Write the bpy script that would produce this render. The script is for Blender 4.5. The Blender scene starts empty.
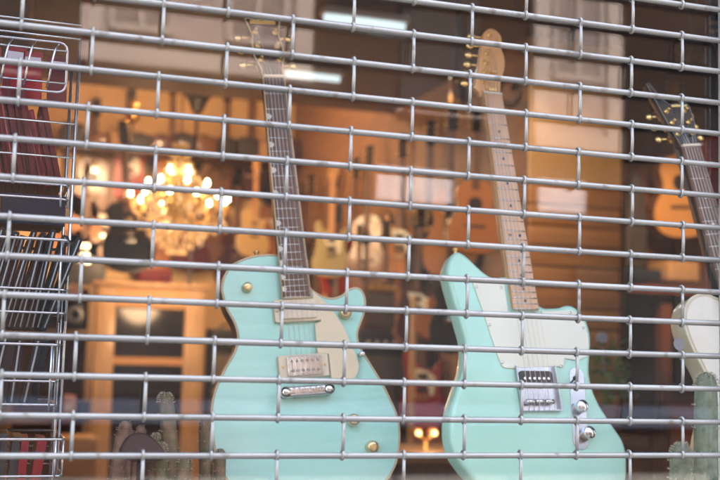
import bpy, math, random
from math import sin, cos, pi, radians
from mathutils import Matrix, Vector
from mathutils.geometry import tessellate_polygon
random.seed(7)
S = bpy.context.scene
COL = S.collection
ZO = 1.83                                   # height of grille bar 0 above the pavement
# ---------------------------------------------------------------- camera
RW = ((0.9488601253743529, -0.3144504137824729, 0.028024984328252213),
      (0.0574106343561485, 0.08458087504668083, -0.9947613254641348),
      (0.3104327327093453, 0.9454982881255625, 0.09830821742987121))
CAM = Vector((-0.02614537, -1.50788012, -0.40974153 + ZO))
F = 1140.0
def ray(x, y):
    u, v = (x - 360) / F, (y - 240) / F
    return Vector([RW[0][i] * u + RW[1][i] * v + RW[2][i] for i in range(3)])
def at(x, y, Y):
    d = ray(x, y); return CAM + d * ((Y - CAM.y) / d.y)
def atX(x, y, X):
    d = ray(x, y); return CAM + d * ((X - CAM.x) / d.x)
def atZ(x, y, Z):
    d = ray(x, y); return CAM + d * ((Z - CAM.z) / d.z)
cd = bpy.data.cameras.new('camera'); cam = bpy.data.objects.new('camera', cd); COL.objects.link(cam)
M = Matrix(((RW[0][0], -RW[1][0], -RW[2][0], CAM.x), (RW[0][1], -RW[1][1], -RW[2][1], CAM.y),
            (RW[0][2], -RW[1][2], -RW[2][2], CAM.z), (0, 0, 0, 1)))
cam.matrix_world = M
cd.sensor_width = 36; cd.lens = F / 720 * 36; cd.clip_start = .02; cd.clip_end = 400
cd.dof.use_dof = True; cd.dof.focus_distance = 1.80; cd.dof.aperture_fstop = 4.0; cd.dof.aperture_blades = 9
S.camera = cam
# ---------------------------------------------------------------- materials
def mat(name, col, rough=.5, metal=0., var=0., vscale=8., stretch=(1, 1, 1), coat=0., bump=0., spec=.5, col2=None, detail=4.):
    m = bpy.data.materials.new(name); m.use_nodes = True
    n, l = m.node_tree.nodes, m.node_tree.links
    b = n['Principled BSDF']
    b.inputs['Base Color'].default_value = (*col, 1); b.inputs['Roughness'].default_value = rough
    b.inputs['Metallic'].default_value = metal; b.inputs['Coat Weight'].default_value = coat
    b.inputs['Coat Roughness'].default_value = .08
    b.inputs['Specular IOR Level'].default_value = spec
    if var or col2 or bump:
        tc = n.new('ShaderNodeTexCoord'); mp = n.new('ShaderNodeMapping'); mp.inputs['Scale'].default_value = stretch
        nz = n.new('ShaderNodeTexNoise'); nz.inputs['Scale'].default_value = vscale; nz.inputs['Detail'].default_value = detail
        l.new(tc.outputs['Object'], mp.inputs['Vector']); l.new(mp.outputs[0], nz.inputs['Vector'])
        rp = n.new('ShaderNodeValToRGB'); rp.color_ramp.elements[0].position = .32; rp.color_ramp.elements[1].position = .68
        c2 = col2 or tuple(min(1, c * (1 + var)) for c in col)
        c1 = col if col2 else tuple(c * (1 - var) for c in col)
        rp.color_ramp.elements[0].color = (*c1, 1); rp.color_ramp.elements[1].color = (*c2, 1)
        l.new(nz.outputs['Fac'], rp.inputs[0]); l.new(rp.outputs[0], b.inputs['Base Color'])
        rr = n.new('ShaderNodeMapRange'); rr.inputs['To Min'].default_value = max(.02, rough * .8); rr.inputs['To Max'].default_value = min(1, rough * 1.25)
        l.new(nz.outputs['Fac'], rr.inputs['Value']); l.new(rr.outputs[0], b.inputs['Roughness'])
        if bump:
            bp = n.new('ShaderNodeBump'); bp.inputs['Strength'].default_value = bump; bp.inputs['Distance'].default_value = .004
            l.new(nz.outputs['Fac'], bp.inputs['Height']); l.new(bp.outputs[0], b.inputs['Normal'])
    return m
def emit(name, col, s):
    m = bpy.data.materials.new(name); m.use_nodes = True
    n = m.node_tree.nodes; b = n['Principled BSDF']
    b.inputs['Base Color'].default_value = (*col, 1)
    b.inputs['Emission Color'].default_value = (*col, 1); b.inputs['Emission Strength'].default_value = s
    return m
STEEL = mat('galvanised steel', (.315, .302, .282), .56, .88, var=.16, vscale=26, stretch=(.25, 1, 1), bump=.05)
def grime(m, col, thr, sc, amt=.7):
    n, l = m.node_tree.nodes, m.node_tree.links; b = n['Principled BSDF']
    tc = n.new('ShaderNodeTexCoord'); nz = n.new('ShaderNodeTexNoise'); nz.inputs['Scale'].default_value = sc; nz.inputs['Detail'].default_value = 6
    rp = n.new('ShaderNodeMapRange'); rp.inputs['From Min'].default_value = thr; rp.inputs['From Max'].default_value = thr + .09; rp.inputs['To Max'].default_value = amt
    src = b.inputs['Base Color'].links[0].from_socket if b.inputs['Base Color'].links else None
    mx = n.new('ShaderNodeMix'); mx.data_type = 'RGBA'; mx.inputs[7].default_value = (*col, 1)
    if src: l.new(src, mx.inputs[6])
    else: mx.inputs[6].default_value = b.inputs['Base Color'].default_value
    geo = n.new('ShaderNodeNewGeometry')
    l.new(geo.outputs['Position'], nz.inputs['Vector']); l.new(nz.outputs['Fac'], rp.inputs['Value']); l.new(rp.outputs[0], mx.inputs[0]); l.new(mx.outputs[2], b.inputs['Base Color'])
    mt = n.new('ShaderNodeMath'); mt.operation = 'SUBTRACT'; mt.use_clamp = True; mt.inputs[0].default_value = b.inputs['Metallic'].default_value
    l.new(rp.outputs[0], mt.inputs[1]); l.new(mt.outputs[0], b.inputs['Metallic'])
grime(STEEL, (.10, .075, .055), .60, 38, .75)
WIRE = mat('chromed wire', (.62, .62, .64), .25, 1.)
ALU = mat('pale aluminium', (.72, .72, .71), .45, .6, var=.06)
DULLC = mat('worn chrome', (.50, .50, .51), .24, 1., var=.08, vscale=14)
CHROME = mat('chrome', (.8, .8, .82), .12, 1.)
GOLD = mat('gold plating', (.95, .66, .25), .34, 1.)
BRASS = mat('brass', (.70, .45, .17), .3, 1.)
MINT = mat('mint lacquer', (.42, .79, .685), .22, coat=.5, col2=(.45, .825, .725), vscale=9, stretch=(.5, 14, 1))
MINT2 = mat('surf green lacquer', (.42, .735, .585), .22, coat=.5, col2=(.45, .77, .625), vscale=6, stretch=(2, .7, 1))
MSIDE = mat('dark mahogany side', (.085, .075, .055), .35, coat=.4, var=.2, vscale=20)
CREAM = mat('cream plastic', (.80, .68, .50), .32, var=.03)
CREAM2 = mat('aged cream binding', (.66, .50, .30), .35)
WHITEPG = mat('white plastic', (.80, .78, .63), .3, coat=.3, var=.03)
ROSE = mat('rosewood', (.135, .07, .045), .5, var=.35, vscale=40, stretch=(8, .5, 1))
MAPLE = mat('maple', (.62, .34, .16), .32, coat=.4, var=.12, vscale=16, stretch=(6, .5, 1))
BLACK = mat('black lacquer', (.010, .010, .011), .3, coat=.15, spec=.35)
BLKP = mat('black plastic', (.018, .018, .02), .4)
BLKF = mat('black vinyl', (.022, .021, .022), .6, var=.3, vscale=60, bump=.2)
PEARL = mat('pearl white', (.76, .72, .62), .25, coat=.5)
IVORY = mat('ivory lacquer', (.56, .47, .33), .3, coat=.5)
FRET = mat('nickel fret', (.75, .74, .72), .22, 1.)
STRING = mat('steel string', (.6, .58, .55), .3, 1.)
WOOD = mat('orange pine', (.42, .26, .13), .45, coat=.2, var=.2, vscale=7, stretch=(8, 8, .6))
WOODX = mat('orange pine boards', (.48, .25, .10), .5, var=.18, vscale=5, stretch=(.5, 4, 9))
DWOOD = mat('dark stained wood', (.075, .036, .02), .45, var=.3, vscale=9, stretch=(6, 6, .6))
RWOOD = mat('reddish wood', (.17, .06, .035), .45, var=.25, vscale=8, stretch=(6, 6, .6))
PLASTER = mat('ochre plaster', (.62, .42, .22), .8, var=.08, vscale=3)
CEIL = mat('brown ceiling paint', (.062, .036, .027), .7, var=.12, vscale=4)
ALCOVE = mat('oxblood panel', (.12, .045, .032), .6, var=.2, vscale=4, stretch=(4, 1, .5))
FLOORW = mat('worn floorboards', (.20, .11, .055), .5, var=.25, vscale=4, stretch=(9, .6, 1))
DECK = mat('dark display deck', (.10, .06, .045), .6, var=.2)
REDP = mat('crimson card', (.26, .012, .02), .45, spec=.25, var=.35, vscale=30)
REDD = mat('maroon card', (.10, .008, .014), .45, spec=.2, var=.35, vscale=30)
WHITE = mat('white card', (.72, .70, .66), .5)
NAVY = mat('dark blue card', (.016, .023, .042), .5, spec=.2, var=.3, vscale=18)
CARDB = mat('brown cardboard', (.42, .26, .13), .8, var=.08)
CACT = mat('cactus skin', (.075, .09, .035), .7, col2=(.26, .16, .09), vscale=55, bump=.4)
CACT2 = mat('grey green cactus skin', (.12, .17, .10), .7, col2=(.27, .31, .22), vscale=60, bump=.4)
CACTP = mat('pinkish cactus skin', (.20, .11, .07), .7, col2=(.46, .26, .18), vscale=50, bump=.4)
SPINE = mat('cactus spine', (.62, .55, .42), .6)
TERRA = mat('terracotta', (.32, .12, .06), .75, var=.15)
MAROON = mat('maroon glaze', (.035, .007, .008), .6)
SOIL = mat('potting soil', (.04, .028, .02), .9, var=.3, vscale=80, bump=.4)
LEAF = mat('leaf green', (.20, .34, .05), .5, var=.3, vscale=12)
CLOTH = mat('amp grille cloth', (.10, .07, .05), .8, var=.3, vscale=120)
TWEED = mat('brown tolex', (.13, .05, .028), .6, var=.25, vscale=50, bump=.2)
GREYM = mat('grey enamel', (.28, .27, .28), .4, var=.1)
PINKC = mat('pink card', (.55, .30, .28), .6, var=.1)
LILAC = mat('pale lilac card', (.50, .46, .52), .6)
REDL = mat('red lacquer', (.33, .03, .02), .25, coat=.6)
SUNB = mat('sunburst lacquer', (.34, .12, .03), .25, coat=.6, var=.4, vscale=5)
SPRUCE = mat('spruce top', (.62, .32, .11), .3, coat=.5, var=.10, vscale=14, stretch=(9, .5, 1))
CEDAR = mat('cedar top', (.46, .185, .065), .3, coat=.5, var=.10, vscale=14, stretch=(9, .5, 1))
BROWNL = mat('walnut lacquer', (.14, .06, .03), .28, coat=.5, var=.3)
BLUEL = mat('blue lacquer', (.05, .08, .17), .28, coat=.5)
CRYS = mat('crystal', (.46, .32, .14), .10, 0., spec=.8, coat=1.)
BULB = emit('warm bulb', (1., .68, .32), 3.2)
BULB2 = emit('warm spot bulb', (1., .70, .28), .9)
BULB3 = emit('small amber bulb', (1., .72, .26), .28)
TUBE = emit('cool tube', (.78, .95, 1.), .05)
# ---------------------------------------------------------------- mesh building
class MB:
    def __init__(s): s.v, s.f, s.m, s.s = [], [], [], []
    def add(s, vs, fs, mi=0, sm=True, X=None):
        o = len(s.v); s.v += [tuple(X @ Vector(v)) if X else tuple(v) for v in vs]
        for i, f in enumerate(fs):
            s.f.append(tuple(o + k for k in f)); s.m.append(mi); s.s.append(sm[i] if isinstance(sm, list) else sm)
        return s
    def box(s, c, d, mi=0, X=None, b=0.):
        x, y, z = (k / 2 for k in d)
        if b <= 0:
            vs = [(c[0] + i * x, c[1] + j * y, c[2] + k * z) for i in (-1, 1) for j in (-1, 1) for k in (-1, 1)]
            fs = [(0, 1, 3, 2), (4, 6, 7, 5), (0, 4, 5, 1), (2, 3, 7, 6), (0, 2, 6, 4), (1, 5, 7, 3)]
            return s.add(vs, fs, mi, False, X)
        b = min(b, x * .98, y * .98, z * .98)
        out = [(x, y), (-x, y), (-x, -y), (x, -y)]
        pts = rrect(2 * x, 2 * y, b)
        T = Matrix.Translation(Vector(c)); T = X @ T if X else T
        return s.prism(pts, -z, z, b, mi, T, both=True, seg=2)
    def tube(s, P, r, closed=False, n=8, mi=0, X=None, cap=True, rib=0.):
        P = [Vector(p) for p in P]; N = len(P); rs = r if isinstance(r, (list, tuple)) else [r] * N
        up = None; vs, fs = [], []
        for i, p in enumerate(P):
            a = P[i - 1] if (i > 0 or closed) else p; c = P[(i + 1) % N] if (i < N - 1 or closed) else p
            t = (c - a).normalized()
            if up is None: up = t.orthogonal().normalized()
            up = (up - t * up.dot(t))
            up = up.normalized() if up.length > 1e-6 else t.orthogonal().normalized()
            w = t.cross(up)
            for k in range(n):
                q = 2 * pi * k / n; vs.append(p + (up * cos(q) + w * sin(q)) * rs[i] * (1 - rib * (k % 2)))
        for i in range(N if closed else N - 1):
            j = (i + 1) % N
            for k in range(n):
                k2 = (k + 1) % n; fs.append((i * n + k, i * n + k2, j * n + k2, j * n + k))
        sm = [True] * len(fs)
        if cap and not closed:
            fs += [tuple(range(n))[::-1], tuple((N - 1) * n + k for k in range(n))]; sm += [False, False]
        return s.add(vs, fs, mi, sm, X)
    def lathe(s, prof, n=20, mi=0, X=None):
        vs, fs = [], []
        for r, z in prof:
            for k in range(n): vs.append((r * cos(2 * pi * k / n), r * sin(2 * pi * k / n), z))
        for i in range(len(prof) - 1):
            for k in range(n):
                k2 = (k + 1) % n; fs.append((i * n + k, i * n + k2, (i + 1) * n + k2, (i + 1) * n + k))
        sm = [True] * len(fs)
        fs += [tuple(range(n))[::-1], tuple((len(prof) - 1) * n + k for k in range(n))]; sm += [False, False]
        return s.add(vs, fs, mi, sm, X)
    def ball(s, c, r, mi=0, n=10, X=None):
        r = r if isinstance(r, (tuple, list)) else (r, r, r)
        prof = [(max(1e-4, sin(pi * i / 8)), -cos(pi * i / 8)) for i in range(9)]
        T = Matrix.Translation(Vector(c)) @ Matrix.Diagonal((*r, 1))
        return s.lathe(prof, n, mi, X @ T if X else T)
    def prism(s, pts, z0, z1, bev=0., mi=0, X=None, both=False, seg=3, mside=None, mcap=None):
        if area(pts) < 0: pts = pts[::-1]
        N = len(pts); nor = []
        for i in range(N):
            a, b, c = (Vector(pts[i - 1]), Vector(pts[i]), Vector(pts[(i + 1) % N]))
            e1, e2 = (b - a), (c - b)
            if e1.length < 1e-9: e1 = e2
            if e2.length < 1e-9: e2 = e1
            e1.normalize(); e2.normalize()
            m = Vector((e1.y + e2.y, -e1.x - e2.x))
            m = m.normalized() if m.length > 1e-6 else Vector((e1.y, -e1.x))
            k = max(.5, m.dot(Vector((e1.y, -e1.x)))); nor.append(m / k)
        rings = []
        if both and bev > 0:
            for i in range(seg + 1):
                a = pi / 2 * i / seg; rings.append((bev * (1 - sin(a)), z0 + bev * (1 - cos(a))))
        else: rings.append((0, z0))
        if bev > 0:
            for i in range(seg + 1):
                a = pi / 2 * i / seg; rings.append((bev * (1 - cos(a)), z1 - bev * (1 - sin(a))))
        else: rings.append((0, z1))
        vs = []
        for off, z in rings: vs += [(pts[i][0] - nor[i].x * off, pts[i][1] - nor[i].y * off, z) for i in range(N)]
        fs, sm, ms = [], [], []
        for r in range(len(rings) - 1):
            for i in range(N):
                j = (i + 1) % N; fs.append((r * N + i, r * N + j, (r + 1) * N + j, (r + 1) * N + i)); sm.append(bev > 0 or N > 14)
                ms.append(mi if mside is None else mside)
        top = (len(rings) - 1) * N
        tri = tessellate_polygon([[Vector((v[0], v[1], 0)) for v in vs[top:top + N]]])
        tri0 = tessellate_polygon([[Vector((v[0], v[1], 0)) for v in vs[:N]]])
        def orient(t, o):
            a, b, c = (Vector(vs[o + k][:2]) for k in t)
            return t if (b - a).cross(c - a) > 0 else (t[0], t[2], t[1])
        for t in tri:
            t = orient(t, top); fs.append(tuple(top + k for k in t)); sm.append(False); ms.append(mi if mcap is None else mcap)
        for t in tri0:
            t = orient(t, 0); fs.append((t[0], t[2], t[1])); sm.append(False); ms.append(mi if mside is None else mside)
        o = len(s.v); s.v += [tuple(X @ Vector(v)) if X else v for v in vs]
        s.f += [tuple(o + k for k in f) for f in fs]; s.s += sm; s.m += ms
        return s
    def build(s, name, mats, parent=None, loc=None):
        me = bpy.data.meshes.new(name); me.from_pydata(s.v, [], s.f)
        for m in (mats if isinstance(mats, (list, tuple)) else [mats]): me.materials.append(m)
        me.polygons.foreach_set('material_index', s.m); me.polygons.foreach_set('use_smooth', s.s)
        me.update()
        o = bpy.data.objects.new(name, me); COL.objects.link(o)
        if parent: o.parent = parent
        if loc is not None: o.location = loc
        return o
def area(p): return .5 * sum(p[i - 1][0] * p[i][1] - p[i][0] * p[i - 1][1] for i in range(len(p)))
def rrect(w, h, r, n=3, c=(0, 0)):
    out = []
    for cx, cy, a0 in ((w / 2 - r, h / 2 - r, 0), (-w / 2 + r, h / 2 - r, 1), (-w / 2 + r, -h / 2 + r, 2), (w / 2 - r, -h / 2 + r, 3)):
        for i in range(n + 1):
            a = pi / 2 * (a0 + i / n); out.append((c[0] + cx + r * cos(a), c[1] + cy + r * sin(a)))
    return out
def spline(P, n=4, closed=True):
    out = []; N = len(P); rng = N if closed else N - 1
    for i in range(rng):
        g = lambda k: P[k % N] if closed else P[max(0, min(N - 1, k))]
        p0, p1, p2, p3 = g(i - 1), g(i), g(i + 1), g(i + 2)
        for t in (j / n for j in range(n)):
            out.append(tuple(.5 * (2 * p1[k] + (p2[k] - p0[k]) * t + (2 * p0[k] - 5 * p1[k] + 4 * p2[k] - p3[k]) * t * t
                                   + (3 * p1[k] - p0[k] - 3 * p2[k] + p3[k]) * t ** 3) for k in range(len(p1))))
    if not closed: out.append(tuple(P[-1]))
    return out
def circ(r, n=20, c=(0, 0)): return [(c[0] + r * cos(2 * pi * i / n), c[1] + r * sin(2 * pi * i / n)) for i in range(n)]
def tag(o, label, cat, group=None, kind=None):
    if label: o['label'] = label
    if cat: o['category'] = cat
    if group: o['group'] = group
    if kind: o['kind'] = kind
    return o
def thing(name, label, cat, loc=(0, 0, 0), rot=None, group=None, scale=1.):
    o = bpy.data.objects.new(name, None); COL.objects.link(o); o.empty_display_size = .05
    R = rot.to_4x4() if rot else Matrix.Identity(4)
    o.matrix_world = Matrix.Translation(Vector(loc)) @ R @ Matrix.Diagonal((scale, scale, scale, 1))
    return tag(o, label, cat, group)
def struct(name, mb, m):
    return tag(mb.build(name, m), None, None, kind='structure')
def gR(yaw, lean, roll):
    Rz = Matrix.Rotation(yaw, 3, 'Z'); B = Matrix(((1, 0, 0), (0, 0, -1), (0, 1, 0)))
    return Rz @ Matrix.Rotation(-lean, 3, 'X') @ B @ Matrix.Rotation(roll, 3, 'Z')
MM = Matrix.Diagonal((.001, .001, .001, 1))
def TX(x, y, z, rz=0, rx=0): return MM @ Matrix.Translation((x, y, z)) @ Matrix.Rotation(rz, 4, 'Z') @ Matrix.Rotation(rx, 4, 'X')
# ================================================================= SETTING
GL = .0128                                    # glass plane
XR = 1.98                                    # right end of the window
XG = 1.091                                   # guide rail of the grille
XL = -1.25
SILL, HEAD_ = .92, 2.62
struct('pavement', MB().box((0, -1.45, -.06), (60, 2.9, .12)), mat('paving slabs', (.24, .235, .225), .85, var=.15, vscale=2))
struct('road', MB().box((0, -6.2, -.17), (60, 6.6, .10)), mat('asphalt', (.05, .05, .052), .9, var=.2, vscale=30))
struct('kerb', MB().box((0, -2.96, -.06), (60, .11, .12)), mat('granite kerb', (.3, .3, .29), .8, var=.12, vscale=20))
struct('far_pavement', MB().box((0, -10.3, -.06), (60, 1.6, .12)), mat('far paving', (.10, .098, .095), .85, var=.15, vscale=2))
struct('ground', MB().box((0, 0, -.32), (300, 300, .1)), mat('bare earth', (.16, .13, .10), .95, var=.2, vscale=.5))
# the shop building
YB = 8.0; XW = 2.46
shop = thing('shop_building', 'music shop whose window front holds the display behind the grille', 'shop', (0, 0, 0))
FAC = mat('painted shopfront', (.16, .12, .10), .5, var=.1)
m = MB()
m.box(((-6 + XL - .04) / 2, .12, 4.1), (6 + XL - .04, .24, 8.4)); m.box(((XR + .04 + 7) / 2, .12, 4.1), (7 - XR - .04, .24, 8.4))
m.box(((XL + XR) / 2, .12, (HEAD_ + .04 + 8.3) / 2), (XR - XL + .08 - .004, .238, 8.3 - HEAD_ - .04))
m.box(((XL + XR) / 2, .12, (SILL - .04) / 2), (XR - XL + .08 - .004, .238, SILL - .04))
m.build('front_wall', FAC, shop)
MB().box((0.5, 4.5, 8.4), (13, 9.2, .2)).build('roof', FAC, shop)
fr = MB()
for x in (XL - .02, XR + .02): fr.box((x, .06, (SILL + HEAD_) / 2), (.04, .08, HEAD_ - SILL + .08))
for z in (SILL - .02, HEAD_ + .02): fr.box(((XL + XR) / 2, .06, z), (XR - XL - .002, .078, .04))
fr.build('window_frame', ALU, shop)
# glass: clear, with Fresnel reflection on both faces and a trace of dust that doubles as a painted milky haze
gm = bpy.data.materials.new('window glass'); gm.use_nodes = True
n, l = gm.node_tree.nodes, gm.node_tree.links; n.remove(n['Principled BSDF']); go = n['Material Output']
gg = n.new('ShaderNodeNewGeometry'); mr = n.new('ShaderNodeMapRange'); mr.inputs['To Min'].default_value = 1.52; mr.inputs['To Max'].default_value = 1 / 1.52
fz = n.new('ShaderNodeFresnel'); tr = n.new('ShaderNodeBsdfTransparent'); gs = n.new('ShaderNodeBsdfGlossy'); gs.inputs['Roughness'].default_value = .012
df = n.new('ShaderNodeBsdfDiffuse'); df.inputs['Color'].default_value = (.6, .56, .55, 1)
mx = n.new('ShaderNodeMixShader'); mx2 = n.new('ShaderNodeMixShader')
tr.inputs['Color'].default_value = (.985, .985, .985, 1)
nz = n.new('ShaderNodeTexNoise'); nz.inputs['Scale'].default_value = 5; dr = n.new('ShaderNodeMapRange')
dr.inputs['From Min'].default_value = .35; dr.inputs['From Max'].default_value = .75; dr.inputs['To Min'].default_value = .003; dr.inputs['To Max'].default_value = .014
tcg = n.new('ShaderNodeTexCoord'); l.new(tcg.outputs['Object'], nz.inputs['Vector'])
l.new(nz.outputs['Fac'], dr.inputs['Value']); l.new(dr.outputs[0], mx2.inputs[0]); l.new(tr.outputs[0], mx2.inputs[1]); l.new(df.outputs[0], mx2.inputs[2])
l.new(gg.outputs['Backfacing'], mr.inputs['Value']); l.new(mr.outputs[0], fz.inputs['IOR'])
l.new(fz.outputs[0], mx.inputs[0]); l.new(mx2.outputs[0], mx.inputs[1]); l.new(gs.outputs[0], mx.inputs[2]); l.new(mx.outputs[0], go.inputs['Surface'])
MB().box(((XL + XR) / 2, GL, (SILL + HEAD_) / 2), (XR - XL - .004, .006, HEAD_ - SILL - .004)).build('window_pane', gm, shop)
# interior shell
struct('floor', MB().box((.5, 4.3, .02), (9, 8.0, .04)), FLOORW)
MB().box((.5, (.26 + 5.5) / 2, 3.06), (9, 5.24, .12)).build('ceiling', CEIL, shop)
MB().box((.5, 6.9, 3.95), (9, 2.9, .1)).build('rear_ceiling', PLASTER, shop)
MB().box((.5, 5.45, 3.52), (9, .1, .78)).build('bulkhead', CEIL, shop)
MB().box((.5, YB + .1, 2.0), (9, .2, 4.0)).build('rear_wall', PLASTER, shop)
MB().box((-2.0, 4.2, 2.0), (.16, 7.6, 3.98)).build('side_wall', PLASTER, shop)
MB().box((4.9, 4.2, 2.0), (.16, 7.6, 3.98)).build('side_wall', ALCOVE, shop)
MB().box((XW + .10, (3.46 + YB) / 2, 2.0), (.2, YB - 3.46 - .01, 3.9)).build('partition_wall', mat('brown boarded wall', (.24, .125, .062), .6, var=.2, vscale=5, stretch=(4, .5, 9)), shop)
MB().box((3.9, 4.25, 1.5), (2.0, .12, 2.98)).build('alcove_wall', ALCOVE, shop)
# slatwall on the end of the partition
xs0, xs1 = at(530, 230, 3.4).x, at(621, 230, 3.4).x
sw = thing('slatwall_panel', 'orange wooden slatwall panel with dark grooves between the two alcoves', 'slatwall', ((xs0 + xs1) / 2, 3.42, .06))
m = MB(); g = MB(); w = xs1 - xs0
zq = at(575, 166, 3.4).z - .06; ns_ = int(zq / .1)
for i in range(ns_): m.box((0, 0, .05 + i * .1), (w, .03, .092), b=.003)
MB().box((0, 0, (ns_ * .1 + 2.92) / 2), (w, .028, 2.92 - ns_ * .1 - .006)).build('upper_board', PLASTER, sw)
m.build('slats', WOODX, sw); g.box((0, .022, 1.46), (w, .012, 2.9)).build('backing', DWOOD, sw)
g = MB().box((w / 2 + .014, .02, 1.46), (.026, .07, 2.9)); g.build('edge_trim', DWOOD, sw)
# ================================================================= STREET OPPOSITE (seen only as reflections)
YF = -11.1
op = thing('terraced_building', 'pale stuccoed building across the street, mirrored in the shop glass', 'building', (3, YF, 0))
STUC = mat('pink stucco', (.15, .12, .123), .85, var=.05, vscale=2)
STUE = mat('pale window frame', (.17, .145, .142), .7)
STUD = mat('dark painted timber', (.020, .014, .012), .8, var=.25, vscale=18, spec=.0)
DGL = mat('dark window glass', (.012, .013, .015), .1, spec=.12)
def px2x(px): # virtual image of the facade plane
    d = ray(px, 100); return CAM.x + d.x / d.y * (-YF - CAM.y)
m = MB(); m2 = MB()
e0, e1, e2, e3 = px2x(76) - 3, px2x(309) - 3, px2x(531) - 3, px2x(619) - 3
ZW = 4.0
for a, b, z in ((e0, e1, 4.5), (e2, e3, ZW)): MB().box(((a + b) / 2, -.2, (z + 8.9) / 2), (b - a, .5, 8.9 - z)).build('pale_wall', STUC, op)
MB().box(((e0 + e1) / 2, -.3, (ZW + 4.5) / 2), (e1 - e0 - .004, .5, .5 - .004)).build('timber_front', STUD, op)
for a, b in ((-14, e0), (e1, e2), (e3, 16)): m2.box(((a + b) / 2, -.3, (ZW + 8.9) / 2), (b - a - .004, .5, 8.9 - ZW))
m2.box((1, -.3, ZW / 2), (30, .5, ZW - .02)); m2.build('timber_front', STUD, op)
for xx in (-5.5, -3.2, (e1 + e2) / 2 + .2, e3 + 4):
    for z in (5.2, 7.5): 
        wd = MB().box((xx, -.02, z), (1.0, .1, 1.6)).build('window', DGL, op)
        MB().box((xx, .02, z - .86), (1.2, .24, .09)).build('sill', STUC, wd)
for xx in (-4.4, -1.2, 2.0, 5.2): MB().box((xx, -.02, 1.75), (2.5, .1, 1.7)).build('shop_window', DGL, op)
MB().box((1, -.01, .72), (28, .12, .26)).build('stall_riser', mat('blue paint', (.011, .024, .056), .6), op)
SGN = mat('pale lilac sign board', (.24, .245, .29), .6)
for a, b in ((378, 452), (538, 584)):
    xa, xb = px2x(a) - 3, px2x(b) - 3; MB().box(((xa + xb) / 2, .02, 3.42), (xb - xa, .12, .40)).build('fascia_board', SGN, op)
DGM = mat('grey window glass', (.10, .083, .085), .2, spec=.2)
for a, b, zw in ((e0, e1, 4.5), (e2, e3, ZW)):
    for q in (a + .11, b - .11): MB().box((q, .08, (zw + 8.6) / 2), (.22, .06, 8.6 - zw)).build('pilaster', STUE, op)
    MB().box(((a + b) / 2, .09, zw + .12), (b - a - .01, .1, .2)).build('string_course', STUE, op)
    MB().box(((a + b) / 2, .075, 6.1), (b - a - .46, .05, .12)).build('string_course', STUE, op)
    nw = 2 if b - a > 2 else 1
    for q in range(nw):
        xx = a + (b - a) * (q + .5) / nw
        wd = MB().box((xx, .055, 5.5), (.62, .02, 1.05)).build('window', DGM, op)
        f_ = MB()
        for dx in (-.33, 0, .33): f_.box((xx + dx, .075, 5.5), (.06, .05, 1.12))
        for dz in (-.56, .1, .56): f_.box((xx, .073, 5.5 + dz), (.7, .045, .07))
        f_.build('frame', STUE, wd)
MB().box((1, -.25, 9.1), (30, .9, .3)).build('cornice', STUC, op)
# ================================================================= GRILLE
H, HP = .05, .0901189
X0 = -0.0  # column 0
grille = thing('security_grille', 'galvanised steel rolling security grille of staggered links across the shop window', 'grille', (0, 0, ZO))
BR, NB0, NB1 = .0044, -15, 20
xl, xr = XL + .01, XR - .012
for i in range(NB0, NB1 + 1):
    dz = random.uniform(-.0006, .0006); sl = random.uniform(-.0008, .0008)
    pts = [(xl, 0, -i * H + dz - sl), ((xl + xr) / 2, random.uniform(-.0008, .0008), -i * H + dz + random.uniform(-.0005, .0005)), (xr, 0, -i * H + dz + sl)]
    MB().tube(spline(pts, 8, False), BR * random.uniform(.96, 1.04), n=14).build('bar', STEEL, grille)
def link_mb(mb, off):
    zt = H / 2; LR = .0025
    P = [off + Vector((0, -.0024, zt - .002)), off + Vector((0, -.0034, 0)), off + Vector((0, -.0024, -zt + .002))]
    mb.tube(P, LR, n=8)
    for z, k in ((zt, 1), (-zt, -1)):           # eyes wrapped round the bars
        mb.tube([off + Vector((random.uniform(-.0006, .0006), (BR + .0015) * cos(a), z + (BR + .0015) * sin(a))) for a in [2 * pi * q / 14 for q in range(14)]], .0021, closed=True, n=6)
    return mb
rest = MB(); nl = 0
for r in range(NB0, NB1):
    for c in range(-14, 23):
        if (c + r) % 2 == 0: continue
        x = c * HP; z = -(r + .5) * H
        if not xl + .02 < x < xr - .02: continue
        dx = random.uniform(-.0015, .0015)
        if -3 <= r <= 12 and -.09 < x < 1.05 and nl < 100:
            link_mb(MB(), Vector((0, 0, 0))).build('link', STEEL, grille, (x + dx, 0, z)); nl += 1
        else: link_mb(rest, Vector((x + dx, 0, z)))
o = rest.build('outer_links', STEEL, grille); o['kind'] = 'stuff'
rail = MB(); gx = XG - .006
rail.box((gx + .003, -.022, .15), (.03, .004, 1.9)); rail.box((gx + .016, 0.0, .15), (.004, .04, 1.9)); rail.box((gx + .003, .018, .15), (.03, .004, 1.9))
rail.build('guide_rail', ALU, grille)
rail2 = MB().box((xl - .006, 0, .15), (.02, .04, 1.9)); rail2.build('guide_rail', ALU, grille)
MB().box((xr + .008, 0, .15), (.02, .04, 1.9)).build('guide_rail', ALU, grille)
# ================================================================= DISPLAY DECK
ZD = 1.0
dk = MB().box(((XL + XR) / 2, .62, ZD - .02), (XR - XL - .02, 1.10, .04)); dk.box(((XL + XR) / 2, 1.15, ZD / 2 - .02), (XR - XL - .02, .04, ZD - .06))
tag(dk.build('display_deck', DECK), 'dark display deck under the guitars in the shop window', 'display deck')
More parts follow.
